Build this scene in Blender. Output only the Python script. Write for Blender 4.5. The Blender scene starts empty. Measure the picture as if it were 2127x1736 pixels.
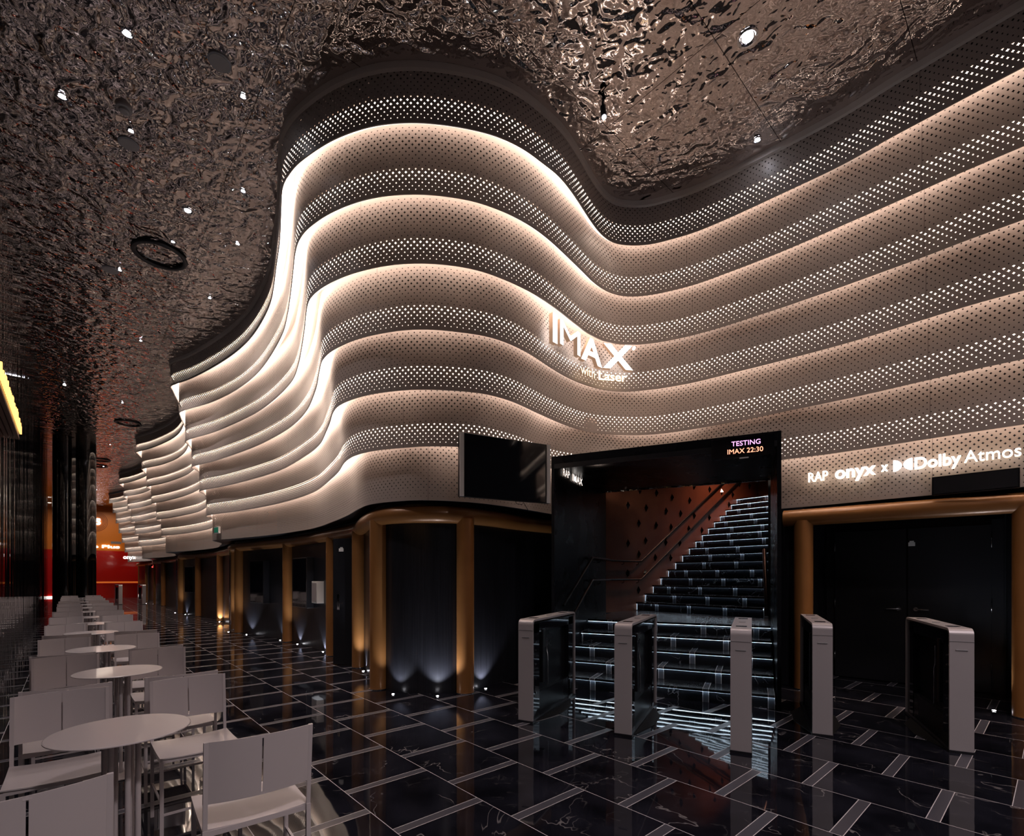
import bpy, bmesh, math, random
from mathutils import Vector, Matrix
random.seed(7)
PI = math.pi
# ------------------------------------------------------------------ frame of the place
H = 1.43                     # eye height
F = 1022.0                   # focal length in pixels of a 2127 px wide frame
CX, HY = 1063.5, 1197.5      # where the level sight line meets the frame
TH = 0.7309                  # the corridor runs at this angle
ST, CT = math.sin(TH), math.cos(TH)
CEIL = H + 5.0

S = bpy.context.scene
COL = S.collection
# ------------------------------------------------------------------ camera
cam = bpy.data.cameras.new('camera')
cam.sensor_width = 36.0
cam.lens = 36.0 * F / 2127.0
cam.shift_y = (HY - 868.0) / 2127.0
cam.clip_start = 0.05
cam.clip_end = 200
co = bpy.data.objects.new('camera', cam)
COL.objects.link(co)
co.location = (0, 0, H)
co.rotation_euler = (PI / 2, 0, 0)
S.camera = co
# ------------------------------------------------------------------ world, exposure
w = bpy.data.worlds.new('world'); S.world = w; w.use_nodes = True
w.node_tree.nodes['Background'].inputs[0].default_value = (0.62, 0.58, 0.66, 1)
w.node_tree.nodes['Background'].inputs[1].default_value = 0.014
S.view_settings.view_transform = 'Standard'
S.view_settings.look = 'None'
S.view_settings.exposure = 0.0
S.view_settings.gamma = 1.0
S.view_settings.use_curve_mapping = False
LED_POWER = 12.0       # cove diffusers
SPOT_POWER = 150.0    # ceiling downlights
FILL_POWER = 880.0    # added fill spots, unseen behind the camera

def ST2W(s, t):
    return (-ST * s - CT * t, CT * s - ST * t)
def W2ST(x, y):
    return (-ST * x + CT * y, -CT * x - ST * y)
def bp(px, py, z):
    """the point at height z that the sight line through (px, py) meets"""
    Y = (z - H) * F / (HY - py)
    return Vector(((px - CX) * Y / F, Y, z))

# ------------------------------------------------------------------ materials
def newmat(name):
    m = bpy.data.materials.new(name); m.use_nodes = True
    nt = m.node_tree
    return m, nt, nt.nodes['Principled BSDF']
def mat(name, col, rough=0.5, metal=0.0, emis=None, estr=0.0, coat=0.0, noise=0.0, nscale=8.0, spec=0.5):
    m, nt, b = newmat(name)
    b.inputs['Base Color'].default_value = (*col, 1)
    b.inputs['Roughness'].default_value = rough
    b.inputs['Metallic'].default_value = metal
    b.inputs['Specular IOR Level'].default_value = spec
    b.inputs['Coat Weight'].default_value = coat
    b.inputs['Coat Roughness'].default_value = 0.05
    if emis:
        b.inputs['Emission Color'].default_value = (*emis, 1)
        b.inputs['Emission Strength'].default_value = estr
    if noise > 0:
        tc = nt.nodes.new('ShaderNodeTexCoord'); n = nt.nodes.new('ShaderNodeTexNoise')
        n.inputs['Scale'].default_value = nscale; n.inputs['Detail'].default_value = 5
        nt.links.new(tc.outputs['Object'], n.inputs['Vector'])
        mr = nt.nodes.new('ShaderNodeMapRange')
        mr.inputs['To Min'].default_value = max(0, rough - noise); mr.inputs['To Max'].default_value = rough + noise
        nt.links.new(n.outputs['Fac'], mr.inputs['Value'])
        nt.links.new(mr.outputs['Result'], b.inputs['Roughness'])
    return m
class NB:
    """small helper for node maths"""
    def __init__(s, nt): s.nt = nt
    def n(s, t, **k):
        a = s.nt.nodes.new(t)
        for q, v in k.items(): setattr(a, q, v)
        return a
    def l(s, a, b): s.nt.links.new(a, b)
    def m(s, op, a, b=None, c=None, clamp=False):
        x = s.nt.nodes.new('ShaderNodeMath'); x.operation = op; x.use_clamp = clamp
        for i, v in enumerate((a, b, c)):
            if v is None: continue
            if isinstance(v, (int, float)): x.inputs[i].default_value = v
            else: s.l(v, x.inputs[i])
        return x.outputs[0]

M = {}
M['white_enamel'] = mat('white_enamel', (0.50, 0.45, 0.455), 0.24, 0.0, noise=0.04, coat=0.2)
M['white_shell'] = mat('white_shell', (0.44, 0.40, 0.41), 0.38, 0.3, noise=0.04)
M['grey_plastic'] = mat('grey_plastic', (0.25, 0.24, 0.25), 0.4)
M['black_gloss'] = mat('black_gloss', (0.006, 0.006, 0.008), 0.06, coat=0.3)
M['black_satin'] = mat('black_satin', (0.010, 0.010, 0.013), 0.35, noise=0.08, nscale=3)
M['black_metal'] = mat('black_metal', (0.02, 0.02, 0.022), 0.3, 0.6)
M['dark_void'] = mat('dark_void', (0.004, 0.004, 0.004), 0.9, spec=0.0)
M['steel'] = mat('steel', (0.6, 0.6, 0.62), 0.2, 1.0)
M['chrome'] = mat('chrome', (0.75, 0.76, 0.8), 0.08, 1.0)
M['cove_white'] = mat('cove_white', (0.72, 0.66, 0.62), 0.6)
M['led_warm'] = mat('led_warm', (1, 0.9, 0.8), 0.5, emis=(1.0, 0.80, 0.66), estr=LED_POWER)
M['glow_soft'] = mat('glow_soft', (0.8, 0.74, 0.7), 0.6, emis=(1.0, 0.86, 0.76), estr=1.25)
M['led_cool'] = mat('led_cool', (0.9, 0.95, 1), 0.5, emis=(0.68, 0.84, 1.0), estr=8.0)
M['led_side'] = mat('led_side', (0.9, 0.95, 1), 0.5, emis=(0.68, 0.84, 1.0), estr=1.2)
M['lamp_white'] = mat('lamp_white', (1, 1, 1), 0.5, emis=(0.9, 0.92, 1.0), estr=60.0)
M['lamp_small'] = mat('lamp_small', (1, 1, 1), 0.5, emis=(0.95, 0.93, 1.0), estr=30.0)
M['letter_white'] = mat('letter_white', (1, 1, 1), 0.5, emis=(1.0, 0.93, 0.88), estr=2.6)
M['letter_side'] = mat('letter_side', (0.62, 0.42, 0.3), 0.5, emis=(1.0, 0.62, 0.38), estr=0.2)
M['letter_dim'] = mat('letter_dim', (1, 1, 1), 0.5, emis=(1.0, 0.93, 0.88), estr=1.3)
M['letter_warm'] = mat('letter_warm', (1, 0.9, 0.7), 0.5, emis=(1.0, 0.78, 0.5), estr=2.2)
M['led_magenta'] = mat('led_magenta', (0.8, 0.5, 0.9), 0.5, emis=(0.80, 0.36, 0.75), estr=2.2)
M['led_orange'] = mat('led_orange', (0.9, 0.5, 0.3), 0.5, emis=(1.0, 0.36, 0.22), estr=2.2)
M['bulb_amber'] = mat('bulb_amber', (1, 0.7, 0.3), 0.5, emis=(1.0, 0.52, 0.14), estr=2.2)
M['sign_green'] = mat('sign_green', (0.01, 0.10, 0.06), 0.4, emis=(0.03, 0.25, 0.15), estr=0.25)
M['sign_red'] = mat('sign_red', (0.5, 0.02, 0.02), 0.4, emis=(1.0, 0.06, 0.05), estr=3.0)
M['label_white'] = mat('label_white', (0.7, 0.68, 0.66), 0.6)
M['screen'] = mat('screen', (0.004, 0.004, 0.007), 0.04, coat=1.0)
M['wood_slat'] = mat('wood_slat', (0.16, 0.08, 0.05), 0.5)
M['red_gloss'] = mat('red_gloss', (0.62, 0.012, 0.008), 0.12, coat=0.6)
M['orange_paint'] = mat('orange_paint', (0.72, 0.20, 0.008), 0.45)
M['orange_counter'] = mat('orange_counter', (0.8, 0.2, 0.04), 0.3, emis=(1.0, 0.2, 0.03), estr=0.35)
M['ring_brown'] = mat('ring_brown', (0.3, 0.06, 0.02), 0.5)
M['speaker_grey'] = mat('speaker_grey', (0.30, 0.27, 0.26), 0.6)

def mk_bronze():
    m, nt, b = newmat('bronze_paint'); N = NB(nt)
    tc = N.n('ShaderNodeTexCoord'); n = N.n('ShaderNodeTexNoise')
    n.inputs['Scale'].default_value = 2.5; n.inputs['Detail'].default_value = 3
    N.l(tc.outputs['Object'], n.inputs['Vector'])
    r = N.n('ShaderNodeValToRGB')
    r.color_ramp.elements[0].position = 0.3; r.color_ramp.elements[0].color = (0.30, 0.125, 0.036, 1)
    r.color_ramp.elements[1].position = 0.7; r.color_ramp.elements[1].color = (0.35, 0.15, 0.046, 1)
    N.l(n.outputs['Fac'], r.inputs['Fac']); N.l(r.outputs['Color'], b.inputs['Base Color'])
    b.inputs['Roughness'].default_value = 0.35; b.inputs['Metallic'].default_value = 0.15
    b.inputs['Coat Weight'].default_value = 0.25; b.inputs['Coat Roughness'].default_value = 0.12
    bu = N.n('ShaderNodeBump'); bu.inputs['Strength'].default_value = 0.15; bu.inputs['Distance'].default_value = 0.02
    N.l(n.outputs['Fac'], bu.inputs['Height']); N.l(bu.outputs['Normal'], b.inputs['Normal'])
    return m
M['bronze'] = mk_bronze()

def mk_stairwall():
    m, nt, b = newmat('stair_wall_rust'); N = NB(nt)
    tc = N.n('ShaderNodeTexCoord'); n = N.n('ShaderNodeTexNoise')
    n.inputs['Scale'].default_value = 1.3; n.inputs['Detail'].default_value = 6
    N.l(tc.outputs['Object'], n.inputs['Vector'])
    r = N.n('ShaderNodeValToRGB')
    r.color_ramp.elements[0].color = (0.20, 0.075, 0.042, 1); r.color_ramp.elements[1].color = (0.32, 0.125, 0.07, 1)
    r.color_ramp.elements[0].position = 0.35; r.color_ramp.elements[1].position = 0.65
    N.l(n.outputs['Fac'], r.inputs['Fac']); N.l(r.outputs['Color'], b.inputs['Base Color'])
    b.inputs['Roughness'].default_value = 0.45
    return m
M['stair_wall'] = mk_stairwall()

def veins(N, vec, scale, width, seed):
    """thin wandering lines where a warped noise crosses its middle value, broken up by a second noise"""
    mp = N.n('ShaderNodeMapping'); mp.inputs['Location'].default_value = (seed, seed * 1.7, seed * .3)
    N.l(vec, mp.inputs['Vector'])
    n = N.n('ShaderNodeTexNoise'); n.inputs['Scale'].default_value = scale; n.inputs['Detail'].default_value = 4
    n.inputs['Roughness'].default_value = 0.55; n.inputs['Distortion'].default_value = 0.5
    N.l(mp.outputs[0], n.inputs['Vector'])
    d = N.m('ABSOLUTE', N.m('SUBTRACT', n.outputs['Fac'], 0.5))
    line = N.m('SUBTRACT', 1.0, N.m('DIVIDE', d, width), clamp=True)
    n2 = N.n('ShaderNodeTexNoise'); n2.inputs['Scale'].default_value = scale * 1.4
    N.l(mp.outputs[0], n2.inputs['Vector'])
    brk = N.m('MULTIPLY', N.m('SUBTRACT', n2.outputs['Fac'], 0.5), 9.0, clamp=True)
    return N.m('MULTIPLY', line, brk)

def mk_floor():
    m, nt, b = newmat('black_marble_floor'); N = NB(nt)
    tc = N.n('ShaderNodeTexCoord'); sx = N.n('ShaderNodeSeparateXYZ')
    N.l(tc.outputs['Object'], sx.inputs[0])
    s, t = sx.outputs[0], sx.outputs[1]
    W, P, wd, g = 0.6030, 0.6637, 0.0646, 0.0022
    tt = N.m('DIVIDE', N.m('SUBTRACT', t, -3.164), W)
    row = N.m('FLOOR', tt); ft = N.m('FRACT', tt)
    par = N.m('FRACT', N.m('MULTIPLY', row, 0.5))           # 0 or .5
    ss = N.m('DIVIDE', N.m('SUBTRACT', s, 2.857 + P / 2), P)
    ss = N.m('ADD', ss, par)
    fs = N.m('FRACT', ss)                                    # strip occupies the top end of the cell
    strip = N.m('GREATER_THAN', fs, 1 - wd / P)
    l1 = N.m('LESS_THAN', N.m('ABSOLUTE', N.m('SUBTRACT', N.m('FRACT', N.m('ADD', ft, 0.5)), 0.5)), g / W)
    l2 = N.m('LESS_THAN', N.m('ABSOLUTE', N.m('SUBTRACT', N.m('FRACT', N.m('ADD', fs, 0.5)), 0.5)), g / P)
    l3 = N.m('LESS_THAN', N.m('ABSOLUTE', N.m('SUBTRACT', fs, 1 - wd / P)), g / P)
    grout = N.m('MAXIMUM', l1, N.m('MAXIMUM', l2, l3))
    # each tile shows its own piece of stone
    tid = N.n('ShaderNodeCombineXYZ')
    N.l(N.m('MULTIPLY', N.m('FLOOR', ss), 3.71), tid.inputs[0]); N.l(N.m('MULTIPLY', row, 5.13), tid.inputs[1])
    ad = N.n('ShaderNodeVectorMath'); ad.operation = 'ADD'
    N.l(tc.outputs['Object'], ad.inputs[0]); N.l(tid.outputs[0], ad.inputs[1])
    v1 = veins(N, ad.outputs[0], 1.6, 0.006, 3.0)
    v2 = veins(N, ad.outputs[0], 3.5, 0.010, 11.0)
    vv = N.m('ADD', N.m('MULTIPLY', v1, 0.34), N.m('MULTIPLY', v2, 0.06), clamp=True)
    ve = N.m('MULTIPLY', vv, N.m('SUBTRACT', 1.0, strip))
    cl = N.n('ShaderNodeTexNoise'); cl.inputs['Scale'].default_value = 3.0; cl.inputs['Detail'].default_value = 6
    N.l(ad.outputs[0], cl.inputs['Vector'])
    base = N.n('ShaderNodeValToRGB')
    base.color_ramp.elements[0].color = (0.004, 0.004, 0.006, 1); base.color_ramp.elements[0].position = .35
    base.color_ramp.elements[1].color = (0.014, 0.014, 0.021, 1); base.color_ramp.elements[1].position = .75
    N.l(cl.outputs['Fac'], base.inputs['Fac'])
    def mix(a, b_, f):
        x = N.n('ShaderNodeMix'); x.data_type = 'RGBA'
        N.l(f, x.inputs[0])
        for i, v in ((6, a), (7, b_)):
            if isinstance(v, tuple): x.inputs[i].default_value = v
            else: N.l(v, x.inputs[i])
        return x.outputs[2]
    c = mix(base.outputs['Color'], (0.052, 0.050, 0.062, 1), strip)
    c = mix(c, (0.46, 0.42, 0.42, 1), ve)
    c = mix(c, (0.50, 0.46, 0.47, 1), grout)
    N.l(c, b.inputs['Base Color'])
    rough = N.m('ADD', N.m('MULTIPLY', strip, 0.27), N.m('MULTIPLY', grout, 0.3))
    rough = N.m('ADD', rough, 0.03)
    N.l(rough, b.inputs['Roughness'])
    b.inputs['Specular IOR Level'].default_value = 0.5
    wv = N.n('ShaderNodeTexNoise'); wv.inputs['Scale'].default_value = 2.2; wv.inputs['Detail'].default_value = 2
    N.l(ad.outputs[0], wv.inputs['Vector'])
    bu = N.n('ShaderNodeBump'); bu.inputs['Strength'].default_value = 0.25; bu.inputs['Distance'].default_value = 0.004
    N.l(wv.outputs['Fac'], bu.inputs['Height']); N.l(bu.outputs['Normal'], b.inputs['Normal'])
    return m
M['floor'] = mk_floor()

def mk_ceiling():
    m, nt, b = newmat('hammered_steel_ceiling'); N = NB(nt)
    tc = N.n('ShaderNodeTexCoord'); sx = N.n('ShaderNodeSeparateXYZ')
    N.l(tc.outputs['Object'], sx.inputs[0])
    n1 = N.n('ShaderNodeTexNoise'); n1.inputs['Scale'].default_value = 4.2; n1.inputs['Detail'].default_value = 1.0
    n1.inputs['Distortion'].default_value = 0.8
    n2 = N.n('ShaderNodeTexNoise'); n2.inputs['Scale'].default_value = 11.0; n2.inputs['Detail'].default_value = 1.0
    n2.inputs['Distortion'].default_value = 0.6
    for n in (n1, n2): N.l(tc.outputs['Object'], n.inputs['Vector'])
    h = N.m('ADD', N.m('MULTIPLY', n1.outputs['Fac'], 1.0), N.m('MULTIPLY', n2.outputs['Fac'], 0.26))
    bu = N.n('ShaderNodeBump'); bu.inputs['Strength'].default_value = 1.0; bu.inputs['Distance'].default_value = 0.056
    N.l(h, bu.inputs['Height']); N.l(bu.outputs['Normal'], b.inputs['Normal'])
    fs = N.m('FRACT', N.m('DIVIDE', N.m('SUBTRACT', sx.outputs[0], 2.15 - .61), 1.22))
    l1 = N.m('LESS_THAN', N.m('ABSOLUTE', N.m('SUBTRACT', fs, 0.5)), 0.0030)
    ft = N.m('FRACT', N.m('DIVIDE', N.m('SUBTRACT', sx.outputs[1], -4.45 - 1.5), 3.0))
    l2 = N.m('LESS_THAN', N.m('ABSOLUTE', N.m('SUBTRACT', ft, 0.5)), 0.0012)
    seam = N.m('MAXIMUM', l1, l2)
    x = N.n('ShaderNodeMix'); x.data_type = 'RGBA'; N.l(seam, x.inputs[0])
    x.inputs[6].default_value = (0.80, 0.73, 0.71, 1); x.inputs[7].default_value = (0.12, 0.1, 0.1, 1)
    N.l(x.outputs[2], b.inputs['Base Color'])
    b.inputs['Metallic'].default_value = 1.0; b.inputs['Roughness'].default_value = 0.04
    return m
M['ceiling'] = mk_ceiling()

def mk_mirror():
    m, nt, b = newmat('rippled_black_glass'); N = NB(nt)
    tc = N.n('ShaderNodeTexCoord'); mp = N.n('ShaderNodeMapping')
    mp.inputs['Scale'].default_value = (1.0, 1.0, 0.05)
    N.l(tc.outputs['Object'], mp.inputs['Vector'])
    n = N.n('ShaderNodeTexNoise'); n.inputs['Scale'].default_value = 3.2; n.inputs['Detail'].default_value = 2
    N.l(mp.outputs[0], n.inputs['Vector'])
    bu = N.n('ShaderNodeBump'); bu.inputs['Strength'].default_value = 1.0; bu.inputs['Distance'].default_value = 0.007
    N.l(n.outputs['Fac'], bu.inputs['Height']); N.l(bu.outputs['Normal'], b.inputs['Normal'])
    b.inputs['Base Color'].default_value = (0.004, 0.004, 0.005, 1)
    b.inputs['Roughness'].default_value = 0.02; b.inputs['IOR'].default_value = 1.8
    return m
M['mirror'] = mk_mirror()

def mk_wall():
    m, nt, b = newmat('black_ribbed_stone'); N = NB(nt)
    tc = N.n('ShaderNodeTexCoord'); mp = N.n('ShaderNodeMapping'); mp.inputs['Scale'].default_value = (1, 1, 0.02)
    N.l(tc.outputs['Object'], mp.inputs['Vector'])
    n = N.n('ShaderNodeTexNoise'); n.inputs['Scale'].default_value = 60; n.inputs['Detail'].default_value = 2
    N.l(mp.outputs[0], n.inputs['Vector'])
    r = N.n('ShaderNodeValToRGB')
    r.color_ramp.elements[0].color = (0.006, 0.006, 0.008, 1); r.color_ramp.elements[1].color = (0.022, 0.022, 0.028, 1)
    N.l(n.outputs['Fac'], r.inputs['Fac']); N.l(r.outputs['Color'], b.inputs['Base Color'])
    b.inputs['Roughness'].default_value = 0.28
    bu = N.n('ShaderNodeBump'); bu.inputs['Strength'].default_value = 0.4; bu.inputs['Distance'].default_value = 0.003
    N.l(n.outputs['Fac'], bu.inputs['Height']); N.l(bu.outputs['Normal'], b.inputs['Normal'])
    return m
M['wall'] = mk_wall()

def mk_step():
    m, nt, b = newmat('black_marble_step'); N = NB(nt)
    tc = N.n('ShaderNodeTexCoord')
    uv = N.n('ShaderNodeUVMap'); uv.uv_map = 'UVMap'
    sx = N.n('ShaderNodeSeparateXYZ'); N.l(uv.outputs[0], sx.inputs[0])
    f = N.m('FRACT', N.m('DIVIDE', sx.outputs[0], 0.6637))
    strip = N.m('LESS_THAN', f, 0.10)
    e1 = N.m('LESS_THAN', N.m('ABSOLUTE', N.m('SUBTRACT', f, 0.006)), 0.005)
    e2 = N.m('LESS_THAN', N.m('ABSOLUTE', N.m('SUBTRACT', f, 0.10)), 0.005)
    gr = N.m('MAXIMUM', e1, e2)
    v1 = veins(N, tc.outputs['Object'], 2.4, 0.006, 5.0)
    x = N.n('ShaderNodeMix'); x.data_type = 'RGBA'; N.l(strip, x.inputs[0])
    x.inputs[6].default_value = (0.010, 0.011, 0.014, 1); x.inputs[7].default_value = (0.09, 0.10, 0.12, 1)
    y = N.n('ShaderNodeMix'); y.data_type = 'RGBA'; N.l(N.m('MAXIMUM', gr, N.m('MULTIPLY', v1, .5)), y.inputs[0])
    N.l(x.outputs[2], y.inputs[6]); y.inputs[7].default_value = (0.5, 0.5, 0.52, 1)
    N.l(y.outputs[2], b.inputs['Base Color'])
    b.inputs['Roughness'].default_value = 0.22
    return m
M['step'] = mk_step()
M['matte_black'] = mat('matte_black', (0.006, 0.006, 0.007), 0.6, spec=0.2)
M['pillar_glass'] = mat('pillar_glass', (0.004, 0.004, 0.005), 0.04)
M['pillar_glass'].node_tree.nodes['Principled BSDF'].inputs['IOR'].default_value = 2.3
M['portal_black'] = mat('portal_black', (0.008, 0.008, 0.010), 0.28, spec=0.12, noise=0.08, nscale=2)

def mk_perf():
    """painted sheet with rows of four-pointed holes; UV is metres along the sheet and metres up from its lower edge"""
    m, nt, b = newmat('perforated_sheet'); N = NB(nt)
    out = nt.nodes['Material Output']
    uv = N.n('ShaderNodeUVMap'); uv.uv_map = 'UVMap'
    sx = N.n('ShaderNodeSeparateXYZ'); N.l(uv.outputs[0], sx.inputs[0])
    u, v = sx.outputs[0], sx.outputs[1]
    px, pz = 0.066, 0.0345
    rv = N.m('DIVIDE', N.m('SUBTRACT', v, 0.030), pz)
    row = N.m('FLOOR', rv)
    fv = N.m('MULTIPLY', N.m('SUBTRACT', N.m('FRACT', rv), 0.5), pz)
    par = N.m('FRACT', N.m('MULTIPLY', row, 0.5))
    ru = N.m('ADD', N.m('DIVIDE', u, px), par)
    fu = N.m('MULTIPLY', N.m('SUBTRACT', N.m('FRACT', ru), 0.5), px)
    # hole size goes by the row, so every hole in a row is alike
    rc = N.m('MULTIPLY', N.m('ADD', row, 0.5), pz / 0.72)
    cr = N.n('ShaderNodeValToRGB'); cr.color_ramp.interpolation = 'LINEAR'
    els = cr.color_ramp.elements
    pts = [(0.0, 0.50), (0.10, 0.58), (0.20, 0.84), (0.27, 0.84), (0.36, 0.60), (0.50, 0.66), (0.62, 0.98), (0.72, 1.0), (0.82, 0.74), (0.93, 0.60), (0.955, 0.0)]
    els[0].position, els[0].color = pts[0][0], (pts[0][1],) * 3 + (1,)
    els[1].position, els[1].color = pts[-1][0], (pts[-1][1],) * 3 + (1,)
    for p, q in pts[1:-1]:
        e = els.new(p); e.color = (q, q, q, 1)
    N.l(rc, cr.inputs['Fac'])
    size = N.m('MULTIPLY', cr.outputs['Color'], 0.0165)
    p = 0.62
    d = N.m('ADD', N.m('POWER', N.m('ABSOLUTE', fu), p), N.m('POWER', N.m('ABSOLUTE', fv), p))
    hole = N.m('LESS_THAN', d, N.m('POWER', size, p))
    hole = N.m('MULTIPLY', hole, N.m('GREATER_THAN', v, 0.030))
    hole = N.m('MULTIPLY', hole, N.m('LESS_THAN', v, 0.67))
    seam = N.m('LESS_THAN', N.m('FRACT', N.m('DIVIDE', u, 2.4)), 0.0016)
    x = N.n('ShaderNodeMix'); x.data_type = 'RGBA'; N.l(seam, x.inputs[0])
    x.inputs[6].default_value = (0.42, 0.355, 0.322, 1); x.inputs[7].default_value = (0.12, 0.09, 0.08, 1)
    N.l(x.outputs[2], b.inputs['Base Color'])
    b.inputs['Roughness'].default_value = 0.38
    tr = N.n('ShaderNodeBsdfTransparent'); mx = N.n('ShaderNodeMixShader')
    N.l(hole, mx.inputs[0]); N.l(b.outputs[0], mx.inputs[1]); N.l(tr.outputs[0], mx.inputs[2])
    N.l(mx.outputs[0], out.inputs['Surface'])
    return m
M['perf'] = mk_perf()

# ------------------------------------------------------------------ mesh helpers
def tag(o, label=None, cat=None, group=None, kind=None):
    if label: o['label'] = label
    if cat: o['category'] = cat
    if group: o['group'] = group
    if kind: o['kind'] = kind
    return o
def empty(name, loc=(0, 0, 0), rz=0.0, label=None, cat=None, group=None):
    o = bpy.data.objects.new(name, None); COL.objects.link(o)
    o.empty_display_size = 0.1
    o.location = loc; o.rotation_euler = (0, 0, rz)
    return tag(o, label, cat, group)
class MB:
    def __init__(s): s.bm = bmesh.new(); s.uv = s.bm.loops.layers.uv.new('UVMap')
    def box(s, c, size, rz=0.0, bev=0.0):
        x, y, z = (d / 2 for d in size)
        R = Matrix.Rotation(rz, 3, 'Z'); vs = []
        for a in (-1, 1):
            for b in (-1, 1):
                for d in (-1, 1):
                    vs.append(s.bm.verts.new(R @ Vector((a * x, b * y, d * z)) + Vector(c)))
        fs = [s.bm.faces.new([vs[i] for i in q]) for q in ((0, 1, 3, 2), (4, 6, 7, 5), (0, 4, 5, 1), (2, 3, 7, 6), (0, 2, 6, 4), (1, 5, 7, 3))]
        if bev > 0:
            bmesh.ops.bevel(s.bm, geom=list({e for f in fs for e in f.edges}), offset=bev, segments=2, profile=0.5, affect='EDGES')
        return s
    def beam(s, a, b, w, h=None, up=(0, 0, 1)):
        """rectangular bar from a to b"""
        a, b = Vector(a), Vector(b); h = h or w
        d = (b - a).normalized(); up = Vector(up)
        if abs(d.dot(up)) > .98: up = Vector((0, 1, 0))
        x = d.cross(up).normalized() * (w / 2); y = x.cross(d).normalized() * (h / 2)
        vs = [s.bm.verts.new(p + q) for p in (a, b) for q in (x + y, -x + y, -x - y, x - y)]
        for q in ((0, 1, 2, 3), (7, 6, 5, 4), (0, 4, 5, 1), (1, 5, 6, 2), (2, 6, 7, 3), (3, 7, 4, 0)):
            s.bm.faces.new([vs[i] for i in q])
        return s
    def tube(s, pts, r, seg=12, cap=True, rz=None):
        pts = [Vector(p) for p in pts]; rings = []
        n = len(pts); prev = None
        for i, p in enumerate(pts):
            d = (pts[min(i + 1, n - 1)] - pts[max(i - 1, 0)]).normalized()
            if prev is None:
                up = Vector((0, 0, 1)) if abs(d.z) < .95 else Vector((1, 0, 0))
                x = d.cross(up).normalized()
            else:
                x = (prev - d * prev.dot(d)).normalized()
            prev = x; y = d.cross(x)
            rr = r[i] if isinstance(r, (list, tuple)) else r
            rings.append([s.bm.verts.new(p + (x * math.cos(2 * PI * k / seg) + y * math.sin(2 * PI * k / seg) * (rz or 1)) * rr) for k in range(seg)])
        for a, b in zip(rings, rings[1:]):
            for k in range(seg):
                f = s.bm.faces.new((a[k], a[(k + 1) % seg], b[(k + 1) % seg], b[k])); f.smooth = True
        if cap:
            s.bm.faces.new(rings[0][::-1]); s.bm.faces.new(rings[-1])
        return s
    def lathe(s, prof, c=(0, 0, 0), seg=32, cap=True):
        rings = []
        for r, z in prof:
            rings.append([s.bm.verts.new((c[0] + r * math.cos(2 * PI * k / seg), c[1] + r * math.sin(2 * PI * k / seg), c[2] + z)) for k in range(seg)])
        for a, b in zip(rings, rings[1:]):
            for k in range(seg):
                f = s.bm.faces.new((a[k], a[(k + 1) % seg], b[(k + 1) % seg], b[k])); f.smooth = True
        if cap:
            s.bm.faces.new(rings[0][::-1]); s.bm.faces.new(rings[-1])
        return s
    def torus(s, R, r, c=(0, 0, 0), seg=48, rs=8, flat=1.0, axis='Z'):
        rings = []
        for i in range(seg):
            a = 2 * PI * i / seg; ring = []
            for k in range(rs):
                b = 2 * PI * k / rs
                p = Vector(((R + r * math.cos(b)) * math.cos(a), (R + r * math.cos(b)) * math.sin(a), r * flat * math.sin(b)))
                ring.append(s.bm.verts.new(p + Vector(c)))
            rings.append(ring)
        for i in range(seg):
            a, b = rings[i], rings[(i + 1) % seg]
            for k in range(rs):
                f = s.bm.faces.new((a[k], b[k], b[(k + 1) % rs], a[(k + 1) % rs])); f.smooth = True
        return s
    def poly(s, pts):
        s.bm.faces.new([s.bm.verts.new(p) for p in pts]); return s
    def prism(s, xy, z0, z1):
        a = [s.bm.verts.new((x, y, z0)) for x, y in xy]; b = [s.bm.verts.new((x, y, z1)) for x, y in xy]
        n = len(xy)
        s.bm.faces.new(a[::-1]); s.bm.faces.new(b)
        for i in range(n): s.bm.faces.new((a[i], a[(i + 1) % n], b[(i + 1) % n], b[i]))
        return s
    def strip(s, pa, pb, va=0.0, vb=1.0, smooth=True, U=None):
        """ribbon between two point lists, UV u in metres along, v from va to vb"""
        A = [s.bm.verts.new(p) for p in pa]; B = [s.bm.verts.new(p) for p in pb]
        if U is None:
            U = [0.0]
            for i in range(1, len(pa)): U.append(U[-1] + (Vector(pa[i]) - Vector(pa[i - 1])).length)
        for i in range(len(A) - 1):
            f = s.bm.faces.new((A[i], A[i + 1], B[i + 1], B[i])); f.smooth = smooth
            for lp, uvv in zip(f.loops, ((U[i], va), (U[i + 1], va), (U[i + 1], vb), (U[i], vb))): lp[s.uv].uv = uvv
        return s
    def build(s, name, m, parent=None, recalc=True):
        if recalc: bmesh.ops.recalc_face_normals(s.bm, faces=s.bm.faces)
        for e in s.bm.edges:
            if len(e.link_faces) == 2 and e.calc_face_angle(0) > 0.7: e.smooth = False
        me = bpy.data.meshes.new(name); s.bm.to_mesh(me); s.bm.free()
        for mm in (m if isinstance(m, list) else [m]): me.materials.append(mm)
        o = bpy.data.objects.new(name, me); COL.objects.link(o)
        if parent: o.parent = parent
        return o
def copy_tree(o, parent=None):
    c = o.copy(); COL.objects.link(c)
    if parent: c.parent = parent
    for ch in list(o.children): copy_tree(ch, c)
    return c
def struct(o): o['kind'] = 'structure'; return o
def frame(origin, d, up=(0, 0, 1)):
    """matrix with x along d, y up, z towards the reader"""
    d = Vector(d).normalized(); up = Vector(up); n = d.cross(up).normalized()
    return Matrix(((d.x, up.x, n.x, origin[0]), (d.y, up.y, n.y, origin[1]), (d.z, up.z, n.z, origin[2]), (0, 0, 0, 1)))
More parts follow.
